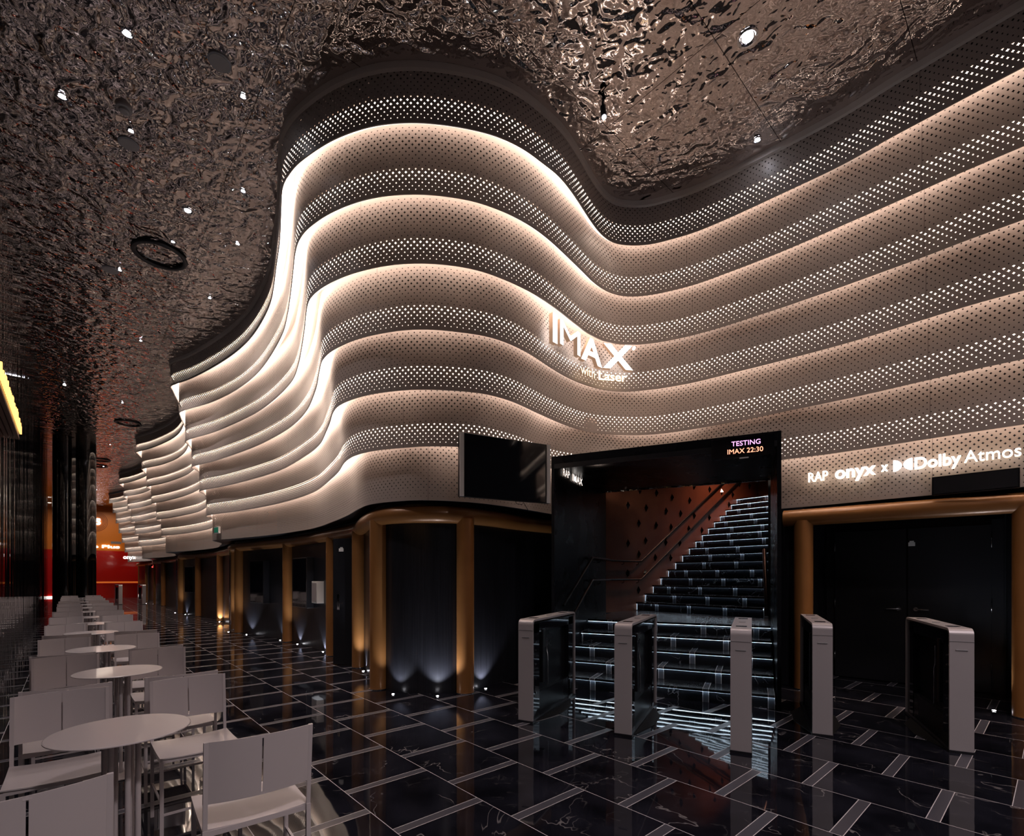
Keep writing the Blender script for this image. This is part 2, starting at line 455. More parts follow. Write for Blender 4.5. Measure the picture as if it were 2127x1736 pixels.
def text_mesh(name, body, width, height, ext, mats, parent=None, bold=0.0, mw=None, shear=0.0, align_z=0.0):
    """raised lettering scaled to width x cap height, origin at the lower left; face takes mats[0], sides mats[1]"""
    cu = bpy.data.curves.new(name, 'FONT'); cu.body = body; cu.size = 1.0; cu.extrude = 0.5; cu.offset = bold
    cu.shear = shear; cu.resolution_u = 4
    tmp = bpy.data.objects.new('tmp', cu); COL.objects.link(tmp)
    bpy.context.view_layer.update()
    dg = bpy.context.evaluated_depsgraph_get()
    me = bpy.data.meshes.new_from_object(tmp.evaluated_get(dg))
    bpy.data.objects.remove(tmp); bpy.data.curves.remove(cu)
    xs = [v.co.x for v in me.vertices]; x0, x1 = min(xs), max(xs)
    cap = 0.70
    for v in me.vertices:
        v.co = ((v.co.x - x0) / (x1 - x0) * width, v.co.y / cap * height, (v.co.z + .5) * ext)
    me.materials.clear()
    for mm in mats: me.materials.append(mm)
    for p in me.polygons: p.material_index = 0 if abs(p.normal.z) > .5 else min(1, len(mats) - 1)
    me.name = name
    o = bpy.data.objects.new(name, me); COL.objects.link(o)
    if parent: o.parent = parent
    if mw is not None: o.matrix_local = mw
    return o
def spot(name, loc, power, parent=None, size=1.2, col=(1, .95, .95), rot=(0, 0, 0), rad=0.04, blend=0.6):
    l = bpy.data.lights.new(name, 'SPOT'); l.energy = power; l.spot_size = size; l.spot_blend = blend
    l.color = col; l.shadow_soft_size = rad
    o = bpy.data.objects.new(name, l); COL.objects.link(o); o.location = loc; o.rotation_euler = rot
    if parent: o.parent = parent
    return o

# ------------------------------------------------------------------ plan curves
def smooth_curve(pts, step=0.06, it=3):
    """Catmull-Rom through the points (centripetal-ish), evenly resampled, lightly relaxed"""
    P = [Vector(p) for p in pts]; P = [P[0] * 2 - P[1]] + P + [P[-1] * 2 - P[-2]]
    raw = []
    for i in range(1, len(P) - 2):
        p0, p1, p2, p3 = P[i - 1:i + 3]
        k = max(2, int((p2 - p1).length / 0.02))
        d1 = max((p1 - p0).length, 1e-4) ** .5; d2 = max((p2 - p1).length, 1e-4) ** .5; d3 = max((p3 - p2).length, 1e-4) ** .5
        m1 = ((p2 - p1) / d2 - (p2 - p0) / (d1 + d2) + (p1 - p0) / d1) * d2
        m2 = ((p3 - p2) / d3 - (p3 - p1) / (d2 + d3) + (p2 - p1) / d2) * d2
        for j in range(k):
            t = j / k; t2 = t * t; t3 = t2 * t
            raw.append(p1 * (2 * t3 - 3 * t2 + 1) + m1 * (t3 - 2 * t2 + t) + p2 * (-2 * t3 + 3 * t2) + m2 * (t3 - t2))
    raw.append(P[-2])
    out = resample(raw, step)
    for _ in range(it):
        out = [out[0]] + [out[i - 1] * .25 + out[i] * .5 + out[i + 1] * .25 for i in range(1, len(out) - 1)] + [out[-1]]
    return out
def resample(raw, step):
    out = [raw[0]]; acc = 0.0
    for a, b in zip(raw, raw[1:]):
        L = (b - a).length
        while acc + L >= step and L > 0:
            a = a + (b - a) * ((step - acc) / L); L = (b - a).length; acc = 0.0; out.append(a)
        acc += L
    out.append(raw[-1])
    return out
def offset(c, d):
    """shift a plan curve sideways (positive = away from the hall, curve running right to left)"""
    out = []; n = len(c)
    for i in range(n):
        a, b = c[max(i - 2, 0)], c[min(i + 2, n - 1)]
        t = (b - a).normalized()
        out.append(c[i] + Vector((t.y, -t.x)) * d)
    return out
def at3(c, z): return [(p.x, p.y, z) for p in c]

STEPZ = 0.587
ZK = [H + 0.902 + STEPZ * k for k in range(7)]
EDGE = {
 6: [(2127,138),(2003,203),(1925,245),(1857,281),(1750,341),(1622,402),(1516,451),(1442,482),(1395,496),(1350,507),(1309,509),(1275,504),(1249,485),(1226,455),(1203,419),(1180,386),(1157,360),(1127,337),(1097,314),(1060,293.5),(1019,277.4),(985,269),(950,262),(905,256),(859,253.2),(822,254.5),(790,258),(760,264),(734,272),(710,281),(688,291),(664,305),(642,320),(612,344),(594,369),(585.7,386),(582.5,440),(580,500),(574,546),(562.7,622),(546.6,661),(519,702.8),(484.4,735),(433.7,767.3),(392.2,788),(353,803)],
 5: [(2127,302),(1986,362),(1902,400),(1830,432),(1750,467),(1675,500),(1592,534.6),(1511,565.7),(1447,589),(1395,603),(1350,612),(1305,615.4),(1272,609),(1240,591),(1210,562),(1178,531),(1146,501),(1111,473.7),(1065,447),(1012,425.5),(980,416),(950,410.4),(910,405),(872.6,402.5),(837,403),(803.5,405.5),(775,410),(746,417),(721,425.5),(697.5,435.5),(675,447),(653.7,461.5),(630.6,481),(616.8,505),(611,530),(608,560),(602,615),(595,660),(583.5,698),(537.4,770.7),(491.3,808.8),(438.3,835.3),(371.5,857)],
 4: [(2127,454.8),(2003,500),(1923,531),(1819,569),(1750,594),(1630,636),(1557,660),(1488,682),(1417,701),(1350,713),(1296,715.7),(1261,709.9),(1226,694.9),(1192,669.6),(1157,642),(1123,617.7),(1088,598),(1042,577.4),(996,561.3),(950,552),(910,547.5),(872.6,546),(830,547.5),(792,552.5),(734,566.4),(688,584.8),(654,606.5),(640,624),(635.3,645),(631,687),(619.2,754.6),(604.2,792.6),(548.9,845.6),(502.8,872),(445,897),(384,917)],
 3: [(2127,602.3),(2026,630),(1918,663),(1819,694),(1750,714.5),(1630,746.5),(1534,770.7),(1430,796),(1350,809),(1296,813),(1249.5,808.3),(1203.5,794.5),(1169,778),(1134,756),(1100,734),(1065,716),(1022,700.5),(985,693),(950,688.7),(910,684.5),(872.6,683.2),(838,685),(803.5,689.6),(746,702.3),(711,716),(683.6,731),(668,748),(663,767),(657,800),(652.6,814.6),(636.5,851.4),(605.3,884.8),(549,918.2),(502.8,937.8),(440.6,958.6),(397,971)],
 2: [(2127,745),(2026.5,766),(1916,791.5),(1819,814),(1740,831.5),(1649.5,850.2),(1534,874),(1430,892.5),(1350,902.5),(1290,903),(1226,897.5),(1180,884.3),(1146,870.5),(1111,854.4),(1065,833.6),(1019,820),(985,814.5),(950,811.5),(905,809),(861,808.8),(830,810.5),(803.5,813.4),(757,821.4),(723,832),(700,843.5),(690,857),(684,877),(675.6,897.5),(661.8,924),(629.5,949.4),(579,977.5),(526,994.5),(468,1009.3),(413,1021)],
 1: [(2127,881),(2026.5,896),(1911,914),(1819,928.5),(1727,942),(1628,954.5),(1500,973),(1400,987),(1310,991),(1230,985),(1150,974),(1080,951),(1020,936),(985,930),(950,927.6),(895,926.5),(838,929.7),(780,935.5),(746,942.6),(724,952),(712,963),(703,978),(687,994.3),(652.6,1020.8),(606.5,1038),(549,1051.9),(491,1062.3),(427.5,1071.5)],
 0: [(2127,1011),(2030,1019.5),(1936.7,1028),(1830,1037.5),(1727,1047.5),(1628,1056),(1500,1066.5),(1400,1074),(1310,1078),(1230,1076),(1150,1067.5),(1088,1057),(1030,1048.5),(985,1043.5),(950,1041),(905,1038.8),(861,1038.5),(815,1041.5),(769,1047.2),(746,1056),(722.8,1069.5),(688,1084.5),(642,1099),(549,1112.2),(491.3,1117.6),(441.5,1122.3)],
}
PERIOD = 8.17
def facade_curve(k):
    pts = [bp(x, y, ZK[k]).xy for x, y in EDGE[k]]
    ex = pts[0] + (pts[0] - pts[1]).normalized() * 6.5
    pts = [ex] + pts
    stp = [W2ST(*p) for p in pts]
    # leftmost turn of the big bulge: where the repeating wave begins
    tip = stp[-1]
    i0 = next(i for i in range(len(stp)) if stp[i][0] > tip[0] - PERIOD + 0.16 and i > 20)
    wave = stp[i0:]
    allst = list(stp)
    for n in (1, 2, 3): allst += [(a + PERIOD * n, b) for a, b in wave]
    return smooth_curve([ST2W(*p) for p in allst], 0.06, 3)
CK = [facade_curve(k) for k in range(7)]

# ------------------------------------------------------------------ floor, ceiling, outer walls
fl = MB(); fl.poly([(-9, -14, 0), (48, -14, 0), (48, 1.5, 0), (-9, 1.5, 0)])
o = struct(fl.build('floor', M['floor'])); o.rotation_euler = (0, 0, TH + PI / 2)
ce = MB(); ce.poly([(-9, -14, 0), (48, -14, 0), (48, 1.5, 0), (-9, 1.5, 0)])
o = struct(ce.build('ceiling', M['ceiling'])); o.location = (0, 0, CEIL); o.rotation_euler = (0, 0, TH + PI / 2)
MIRROR_T = 0.57
wl = MB(); wl.box((14.5, MIRROR_T + .06, CEIL / 2), (39, .12, CEIL))
o = struct(wl.build('wall_left', M['mirror'])); o.rotation_euler = (0, 0, TH + PI / 2)
we = MB(); we.box((46.1, -6, 1.65), (.2, 15, 3.3))
o = struct(we.build('wall_end', M['red_gloss'])); o.rotation_euler = (0, 0, TH + PI / 2)
we = MB(); we.box((46.1, -6, (3.3 + CEIL) / 2), (.2, 15, CEIL - 3.3))
o = struct(we.build('wall_end_upper', M['orange_paint'])); o.rotation_euler = (0, 0, TH + PI / 2)
tr = MB(); tr.box((45.95, -4, 0.05), (.1, 9, .10))
o = struct(tr.build('trim_1', M['letter_white'])); o.rotation_euler = (0, 0, TH + PI / 2)

# ------------------------------------------------------------------ the seven glowing bands
names = ['lowest', 'second from the bottom', 'third from the bottom', 'middle', 'third from the top', 'second from the top', 'topmost']
LAB = ['lowest band of the wavy perforated wall, just above the bronze rail',
       'second perforated wall band from the bottom, right above the lowest one',
       'third perforated wall band from the bottom, running below the big letters',
       'middle one of the seven perforated wall bands, carrying the big lit letters',
       'third perforated wall band from the top, its edge touching the tall letter I',
       'second perforated wall band from the top, under the dark topmost band',
       'topmost and darkest perforated wall band, meeting the hammered ceiling']
SH = 0.265
PORT_O, PORT_U, PORT_V = Vector((.55, 6.39)), Vector((.898, -.4394)), Vector((.4394, .898))
def in_portal(p):
    q = p - PORT_O; a, b_ = q.dot(PORT_U), q.dot(PORT_V)
    return -.05 < a < 2.60 and -1.0 < b_ < 3.5
def runs(c):
    """index ranges of the curve that stay outside the entrance portal"""
    out = []; st = None
    for i, p in enumerate(c):
        if not in_portal(p):
            if st is None: st = i
        elif st is not None:
            if i - st > 2: out.append((st, i))
            st = None
    if st is not None: out.append((st, len(c)))
    return out
bands = []
for k in range(7):
    c = CK[k]; z0 = ZK[k]; z1 = ZK[k + 1] + SH if k < 6 else CEIL
    root = empty('perforated_wall_band', (0, 0, 0), 0, LAB[k], 'wall panel', 'glowing bands of the perforated wall')
    b = MB(); ci = offset(c, 0.012)
    for i0, i1 in (runs(c) if k == 0 else [(0, len(c))]):
        U = [i * 0.06 for i in range(i0, i1)]; cc, cj = c[i0:i1], ci[i0:i1]
        b.strip(at3(cc, z0), at3(cc, z1), 0.0, z1 - z0, U=U)
        b.strip(at3(cj, z0), at3(cc, z0), -1, -1, U=U)
        b.strip(at3(cj, z0), at3(cj, z0 + .03), -1, -1, U=U)
    b.build('perforated_sheet', M['perf'], root, recalc=False)
    if k > 0:
        # lit cove behind the lower part of this band
        zs = z0 + SH
        a = offset(c, 0.0125); d = offset(c, 0.24)
        b = MB(); b.strip(at3(a, zs), at3(d, zs)); b.strip(at3(a, zs + .012), at3(d, zs + .012)); b.build('cove_shelf', M['cove_white'], root)
        a = offset(c, 0.020); d = offset(c, 0.118)
        b = MB(); b.strip(at3(a, zs - .012), at3(d, zs - .012)); b.strip(at3(a, zs - .012), at3(a, zs - .001)); b.strip(at3(d, zs - .012), at3(d, zs - .001))
        b.build('light_strip', M['led_warm'], root)
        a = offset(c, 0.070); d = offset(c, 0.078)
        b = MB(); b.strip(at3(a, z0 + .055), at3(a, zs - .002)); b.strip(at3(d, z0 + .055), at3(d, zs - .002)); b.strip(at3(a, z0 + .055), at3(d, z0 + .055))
        b.build('glow_panel', M['glow_soft'], root)  # self-glowing sheet added so the lower holes read as lit
    if k == 6:
        a = offset(c, -0.03); b = MB(); b.strip(at3(a, CEIL - .07), at3(a, CEIL - .001)); b.strip(at3(c, CEIL - .08), at3(a, CEIL - .07)); b.build('top_moulding', M['cove_white'], root)
    bands.append(root)
# soffit between the lowest band and the shop-front wall
a = offset(CK[0], 0.02); d = offset(CK[0], 1.1); b = MB()
for i0, i1 in runs(CK[0]):
    b.strip(at3(a[i0:i1], ZK[0] + .012), at3(d[i0:i1], ZK[0] + .012)); b.strip(at3(a[i0:i1], ZK[0] + .03), at3(d[i0:i1], ZK[0] + .03))
struct(b.build('trim_2', M['black_satin']))
# closed dark core behind the sheets
core = offset(CK[0], 1.15); b = MB(); b.strip(at3(core, 3.15), at3(core, CEIL)); struct(b.build('wall_core', M['dark_void']))

# ------------------------------------------------------------------ lower wall, bronze rail, bronze columns
def rep(lst, n): 
    out = []
    for x, y in lst:
        s, t = W2ST(x, y); out.append(ST2W(s + PERIOD * n, t))
    return out
left_wave = [(-2.42, 7.78), (-3.26, 8.92), (-4.94, 10.84), (-6.2, 11.95), (-6.97, 12.57)]
crest = [(-7.35, 12.95), (-7.75, 13.65)]
WL = [(0.80, 7.62), (0.40, 7.22), (0.06, 6.85), (-0.30, 6.36), (-0.576, 6.09), (-0.83, 5.98), (-1.12, 5.96), (-1.45, 6.05), (-1.705, 6.28), (-1.95, 6.70), (-2.15, 7.15)] + left_wave + crest
for n in (1, 2, 3): WL += rep(left_wave, n) + rep(crest, n)
WC = smooth_curve(WL, 0.06, 2)
wallc = offset(WC, 0.06)
b = MB(); b.strip(at3(wallc, 0), at3(wallc, ZK[0] + .012)); wb = offset(WC, 0.16); b.strip(at3(wb, 0), at3(wb, ZK[0] + .012))
b.strip(at3(wallc, 0.0), at3(wb, 0.0))
struct(b.build('wall_right', M['wall']))
b = MB(); b.tube(at3(WC, 2.185), 0.105, 16)
o = b.build('bronze_rail', M['bronze']); tag(o, 'long round bronze rail running wavily under the lowest perforated band', 'rail')
COLS = [((-0.576, 6.07), 'bronze column right of the curved black wall, left of the hanging television'),
        ((-1.705, 6.28), 'thick bronze column at the left edge of the curved black bulge'),
        ((-2.42, 7.78), 'bronze column just right of the open black door'),
        ((-3.26, 8.92), 'slim looking bronze column at the left jamb of the open black door'),
        ((-4.94, 10.84), 'bronze column between the two nearest black wall display cases'),
        ((-6.97, 12.57), 'bronze column beside the steel pole, left of the wall display cases'),
        ((-7.55, 13.35), 'bronze column half hidden behind the nearer steel pole'),
        ((-9.4, 15.65), 'bronze column just past the corner, seventh counting from the bulge'),
        ((-11.2, 17.9), 'bronze column right of the far dark display case'),
        ((-12.8, 19.0), 'bronze column left of the far dark display case by the second pole'),
        ((-13.4, 19.8), 'bronze column behind the second steel pole'),
        ((-16.9, 24.2), 'far bronze column right of the red lit sign'),
        ((-18.6, 25.6), 'far bronze column left of the red lit sign'),
        ((-21.8, 30.2), 'farthest bronze column but one, near the red hall'),
        ((-24.3, 32.2), 'farthest bronze column, next to the red hall')]
def nearest(c, p):
    p = Vector(p); i = min(range(len(c)), key=lambda j: (c[j] - p).length); return i
for i, (p, lab) in enumerate(COLS):
    q = WC[nearest(WC, p)]
    if i < 7: q = Vector(p)
    b = MB(); b.lathe([(0.108, 0.012), (0.108, 2.14)], (0, 0, 0), 28)
    root = b.build('bronze_column', M['bronze']); root.location = (q.x, q.y, 0); tag(root, lab, 'column', 'bronze columns')
    b = MB(); b.lathe([(0.117, 0.0), (0.117, 0.012), (0.108, 0.013)], (0, 0, 0), 28); b.build('base_ring', M['steel'], root)
# right-hand doorway: rail, columns, recess
R1, R2 = Vector((3.72, 6.28)), Vector((5.22, 4.99))
dr = (R2 - R1).normalized(); nr = Vector((-dr.y, dr.x)) * -1
if nr.y < 0: nr = -nr
b = MB(); b.tube([(*(R1 - dr * .22), 2.185), (*R1, 2.185), (*R2, 2.185), (*(R2 + dr * 7.0), 2.185)], 0.105, 16)
tag(b.build('bronze_rail', M['bronze']), 'straight bronze rail over the recessed double door at the right', 'rail')
for p, lab in ((R1, 'bronze column left of the recessed double door, behind the fourth gate'), (R2, 'bronze column at the right edge of the picture beside the double door')):
    b = MB(); b.lathe([(0.108, 0.012), (0.108, 2.14)], (0, 0, 0), 28)
    root = b.build('bronze_column', M['bronze']); root.location = (p.x, p.y, 0); tag(root, lab, 'column', 'bronze columns')
    b = MB(); b.lathe([(0.117, 0.0), (0.117, 0.012), (0.108, 0.013)], (0, 0, 0), 28); b.build('base_ring', M['steel'], root)
REC = 1.25
def wallseg(name, a, c, z0, z1, th, m):
    a, c = Vector(a), Vector(c); d = (c - a); L = d.length; mid = (a + c) / 2
    b = MB(); b.box((0, 0, 0), (L, th, z1 - z0))
    o = b.build(name, m); o.location = (mid.x, mid.y, (z0 + z1) / 2); o.rotation_euler = (0, 0, math.atan2(d.y, d.x)); return struct(o)
e1, e2 = R1 + dr * .02, R2 - dr * .02
wallseg('wall_recess_left', e1 + nr * .12, e1 + nr * REC, 0, ZK[0], .06, M['wall'])
wallseg('wall_recess_right', e2 + nr * .12, e2 + nr * REC, 0, ZK[0], .06, M['wall'])
wallseg('wall_recess_back', e1 + nr * (REC + .08) - dr * .1, e2 + nr * (REC + .08) + dr * .1, 0, ZK[0], .06, M['black_satin'])
wallseg('wall_portal_side', R1 - dr * .32 + nr * .14, R1 - dr * .02 + nr * .12, 0, ZK[0], .06, M['wall'])
wallseg('wall_far_right', R2 + dr * .05 + nr * .12, R2 + dr * 7.0 + nr * .12, 0, ZK[0], .06, M['wall'])
b = MB(); b.prism([tuple(e1 - dr * .3 + nr * .02), tuple(e1 + nr * (REC + .1) - dr * .3), tuple(e2 + nr * (REC + .1) + dr * .2), tuple(e2 + dr * 1.0 + nr * .02)], 2.25, 2.30); struct(b.build('trim_3', M['black_satin']))
# double door in the recess
dw = (e2 - e1).length
ang = math.atan2(dr.y, dr.x)
base = e1 + nr * (REC)
dt = empty('door_1', (base.x, base.y, 0), ang, None, None); dt['kind'] = 'structure'
b = MB(); b.box((dw / 2, 0.04, 1.07), (dw - .1, .06, 2.14)); b.build('door_frame', M['black_satin'], dt)
for i in (0, 1):
    x0 = .16 + i * (dw / 2 - .15); wdt = dw / 2 - .17
    b = MB(); b.box((x0 + wdt / 2, -0.01, 1.04), (wdt, .045, 2.06), bev=.003); lf = b.build('door_leaf', M['black_satin'], dt)
    hx = x0 + (wdt - .08 if i == 0 else .08)
    b = MB(); b.lathe([(.026, 0), (.026, .01)], (0, 0, 0), 16)
    for v in b.bm.verts: v.co = Vector((v.co.x + hx, -.035 - v.co.z, v.co.y + 1.0))
    sgn = -1 if i == 0 else 1
    b.tube([(hx, -.04, 1.0), (hx, -.075, 1.0), (hx + sgn * .02, -.08, 1.0), (hx + sgn * .13, -.08, .995)], .009, 10)
    b.build('door_handle', M['steel'], lf)
    for hz in (.3, 1.05, 1.85):
        b = MB(); b.tube([(x0 + (0 if i == 0 else wdt), -.035, hz - .06), (x0 + (0 if i == 0 else wdt), -.035, hz + .06)], .007, 8); b.build('hinge', M['steel'], lf)
b = MB(); b.box((dw / 2 + .05, -.04, 1.86), (.07, .006, .05)); b.box((dw / 2 + .05, -.04, 1.895), (.045, .006, .02)); b.build('door_label', M['label_white'], dt)

# ------------------------------------------------------------------ black entrance portal and staircase
P0 = Vector((.55, 6.39)); u = Vector((.898, -.4394)); v = Vector((.4394, .898))
PW = 2.549; ang_u = math.atan2(u.y, u.x)
pt = empty('entrance_portal', (P0.x, P0.y, 0), ang_u, 'black boxy entrance portal framing the lit staircase', 'portal')
TOPZ = 2.99
b = MB(); b.box((-.02, 1.25, TOPZ / 2), (.04, 2.50, TOPZ)); b.build('side_panel', M['portal_black'], pt)
b = MB(); b.box((PW + .02, 1.06, TOPZ / 2), (.04, 2.13, TOPZ)); b.build('side_panel', M['portal_black'], pt)
b = MB(); b.box((PW / 2, 1.15, TOPZ - .05), (PW, 2.30, .10)); b.build('top_panel', M['portal_black'], pt)
b = MB(); b.box((PW / 2, 2.32, TOPZ - .06), (PW, .04, .12)); b.build('glitter_edge', M['ceiling'], pt)
b = MB(); b.box((PW / 2, 0.005, TOPZ - .13), (PW, .02, .06)); b.build('header_panel', M['black_satin'], pt)
# ticker display
dd = empty('led_display', (*(P0 + u * 1.90), 2.735), ang_u, 'black dot display reading TESTING IMAX 22:30 at the top right of the portal', 'display')
b = MB(); b.box((.31, -.035, .11), (.62, .05, .22), bev=.004); b.build('case', M['black_gloss'], dd)
mw = frame((.205, -.064, .125), (1, 0, 0)); text_mesh('upper_text', 'TESTING', .285, .052, .003, [M['led_magenta']], dd, bold=.0, mw=mw)
mw = frame((.165, -.064, .042), (1, 0, 0)); text_mesh('lower_text', 'IMAX 22:30', .35, .052, .003, [M['led_orange']], dd, bold=.0, mw=mw)
b = MB(); b.box((.33, -.06, -.012), (.09, .02, .012)); b.build('sensor_bar', M['label_white'], dd)
# lit letters on the inner left panel
sg = empty('illuminated_sign', (*(P0 + u * .012 + v * .28), H + 1.365), math.atan2(v.y, v.x), 'small lit RAP IMAX letters on the black left panel of the portal', 'sign', 'lit cinema signs')
text_mesh('letters', 'RAP', .26, .10, .008, [M['letter_dim'], M['letter_side']], sg, mw=frame((0, 0, 0), (1, 0, 0)))
text_mesh('letters', 'IMAX', .46, .10, .008, [M['letter_dim'], M['letter_side']], sg, bold=.015, mw=frame((.38, 0, 0), (1, 0, 0)))
# staircase
stair = empty('staircase', (P0.x, P0.y, 0), ang_u, 'black marble staircase with cool light lines under every step edge', 'staircase')
def local(p):                      # world xy to portal frame
    d = Vector(p) - P0; return (d.dot(u), d.dot(v))
RISE, GO = .155, .345
for k in range(5):
    y0 = .03 + GO * k; y1 = y0 + GO + .02; z = RISE * (k + 1); x0, x1 = .02, PW - .02
    b = MB()
    sh = random.random() * .66
    b.strip([(x0, y0, z - RISE), (x1, y0, z - RISE)], [(x0, y0, z), (x1, y0, z)], smooth=False, U=[sh, sh + x1 - x0])
    b.strip([(x0, y0 - .028, z), (x1, y0 - .028, z)], [(x0, y1, z), (x1, y1, z)], smooth=False, U=[sh, sh + x1 - x0])
    b.strip([(x0, y0 - .028, z - .03), (x1, y0 - .028, z - .03)], [(x0, y0 - .028, z), (x1, y0 - .028, z)], smooth=False, U=[sh, sh + x1 - x0])
    st = b.build('step', M['step'], stair, recalc=False)
    b = MB(); b.box(((x0 + x1) / 2, y0 - .014, z - .030), (x1 - x0, .008, .005)); b.build('light_strip', M['led_cool'], st)
ZL = RISE * 5
Q0 = Vector((2.44, 9.63)); v2 = Vector((.773, .634)); w2 = Vector((.634, -.773))
lp = [(.0, .03 + GO * 4), (PW, .03 + GO * 4), local(Q0 + w2 * 2.75), local(Q0 + w2 * 2.75 + v2 * .3), local(Q0 + v2 * .3 - w2 * .15), local(Q0 - v2 * 1.1 - w2 * .15), (.0, 2.9)]
b = MB(); b.prism(lp, ZL - .06, ZL - .004); b.build('landing', M['step'], stair)
flight = []
R_2, G_2 = .1615, .2695
def l3(p, z): a = local(p); return (a[0], a[1], z)
for k in range(16):
    o0 = Q0 + v2 * (G_2 * k); z = ZL + R_2 * (k + 1); W2 = 2.42
    a, c = o0, o0 + w2 * W2; sh = random.random() * .66
    b = MB(); U = [sh, sh + W2]
    b.strip([l3(a, z - R_2), l3(c, z - R_2)], [l3(a, z), l3(c, z)], smooth=False, U=U)
    n_ = v2 * -.028
    b.strip([l3(a + n_, z), l3(c + n_, z)], [l3(a + v2 * (G_2 + .02), z), l3(c + v2 * (G_2 + .02), z)], smooth=False, U=U)
    b.strip([l3(a + n_, z - .03), l3(c + n_, z - .03)], [l3(a + n_, z), l3(c + n_, z)], smooth=False, U=U)
    st = b.build('step', M['step'], stair, recalc=False)
    b = MB(); q = v2 * -.016; b.beam(l3(a + q, z - .027), l3(c + q, z - .027), .008, .005); b.build('light_strip', M['led_cool'], st)
    b = MB(); b.beam(l3(a + w2 * .012 - v2 * .006, z - R_2 + .01), l3(a + w2 * .012 - v2 * .006, z - .035), .005); b.build('light_strip', M['led_side'], st)
zt = ZL + R_2 * 16
b = MB(); a = Q0 + v2 * (G_2 * 16); b.prism([local(a), local(a + w2 * 2.42), local(a + w2 * 2.42 + v2 * 3), local(a + v2 * 3)], zt - .08, zt - .005); b.build('top_landing', M['step'], stair)
# walls of the stair well
def wall2(name, a, c, z0, z1, th, m): return wallseg(name, a, c, z0, z1, th, m)
wa = Q0 - w2 * .03
wall2('wall_stair_left', wa - v2 * 1.12, wa + v2 * 5.2, 0.0, 5.2, .06, M['stair_wall'])
wall2('wall_stair_right', Q0 + w2 * 2.47 + v2 * .1, Q0 + w2 * 2.47 + v2 * 7.3, 0, 6.3, .06, M['black_satin'])
wall2('wall_stair_end', Q0 + v2 * 5.25 - w2 * .1, Q0 + v2 * 5.25 + w2 * 2.5, zt - .1, 6.3, .06, M['stair_wall'])
b = MB(); b.prism([tuple(P0 + v * 2.2 - u * .1), tuple(P0 + v * 2.2 + u * 2.7), tuple(Q0 + w2 * 2.5), tuple(Q0 + w2 * 2.5 + v2 * 5.3), tuple(Q0 + v2 * 5.3 - w2 * .1), tuple(Q0 - v2 * 1.2 - w2 * .1)], 5.2, 5.25)
struct(b.build('ceiling_stair', M['black_satin']))
# faceted diamond studs
dia = [(1140,447),(1232,463),(1318,487),(1415,503),(1368,407),(1440,425),(1525,443),(1592,458),(1652,472),(1630,398),(1690,412),(1745,425),(1555,370),(1075,530),(1175,545),(1285,562),(1365,575),(1440,588),(1523,598),(1632,527),(1135,630),(1230,640),(1312,650),(1410,660),(1482,668),(1172,725),(1283,735),(1360,738),(1075,740),(1135,800),(1225,818),(1310,820),(1073,905),(1170,903),(1133,998)]
wn = w2.copy()                    # outward normal of the left stair wall
face0 = Q0
stud_me = None
for x, y in dia:
    px, py = 900 + x / 2.659, 850 + y / 2.659
    k = (px - CX) / F
    L = (k * face0.y - face0.x) / (v2.x - k * v2.y)
    p = face0 + v2 * L; z = H + (HY - py) * p.y / F
    if stud_me is None:
        b = MB(); bm = b.bm
        c = bm.verts.new((0, -.05, 0)); r = [bm.verts.new(q) for q in ((.052, 0, 0), (0, 0, .082), (-.052, 0, 0), (0, 0, -.082))]
        for i in range(4): bm.faces.new((c, r[i], r[(i + 1) % 4]))
        bm.faces.new(r[::-1])
        o = b.build('diamond_stud', M['black_gloss']); stud_me = o
    else:
        o = stud_me.copy(); COL.objects.link(o)
    o.location = (p.x, p.y, z); o.rotation_euler = (0, 0, math.atan2(v2.y, v2.x))
    tag(o, 'small black faceted diamond stud on the rust coloured stair wall', 'wall stud', 'diamond studs on the stair wall')
# handrails
def rail(zoff, lab):
    off = u * .07
    z1 = ZL + zoff
    n0 = w2 * .08
    pts = [(*(P0 + off + v * .15), zoff + .10), (*(P0 + off + v * 1.45), z1), (*(P0 + off + v * 2.35), z1), (*(Q0 + n0 - v2 * .85), z1), (*(Q0 + n0 + v2 * .02), z1), (*(Q0 + n0 + v2 * 5.0), z1 + 5.0 * R_2 / G_2)]
    b = MB(); b.tube(pts, .019, 12); r = b.build('handrail', M['black_metal']); tag(r, lab, 'handrail', 'handrails on the left of the stairs')
    for p, nn, z in [(P0 + off + v * .8, -u, (zoff + .1 + z1) / 2), (P0 + off + v * 1.9, -u, z1), (Q0 + n0 - v2 * .5, -w2, z1), (Q0 + n0 - v2 * .05, -w2, z1)] + [(Q0 + n0 + v2 * L, -w2, z1 + L * R_2 / G_2) for L in (.9, 1.9, 2.9, 3.9)]:
        b = MB(); b.tube([(*p, z), (*p, z - .05), (*(p + nn * .03), z - .065), (*(p + nn * .055), z - .065)], .007, 8); b.build('bracket', M['black_metal'], r)
rail(.95, 'upper black handrail climbing along the rust stair wall')
rail(.60, 'lower black handrail climbing along the rust stair wall')
pr = [(*(P0 + u * (PW - .09) + v * .35), 1.10), (*(P0 + u * (PW - .09) + v * 1.7), 1.10 + .70), (*(P0 + u * (PW - .09) + v * 2.1), 1.80)]
b = MB(); b.tube([(pr[0][0], pr[0][1], .98)] + pr, .024, 12); r = b.build('handrail', M['black_metal']); tag(r, 'short black handrail on the right portal panel beside the lower steps', 'handrail')
b = MB(); b.tube([(*(P0 + u * (PW - .09) + v * .9), 1.36), (*(P0 + u * (PW - .01) + v * .9), 1.33)], .008, 8); b.build('bracket', M['black_metal'], r)

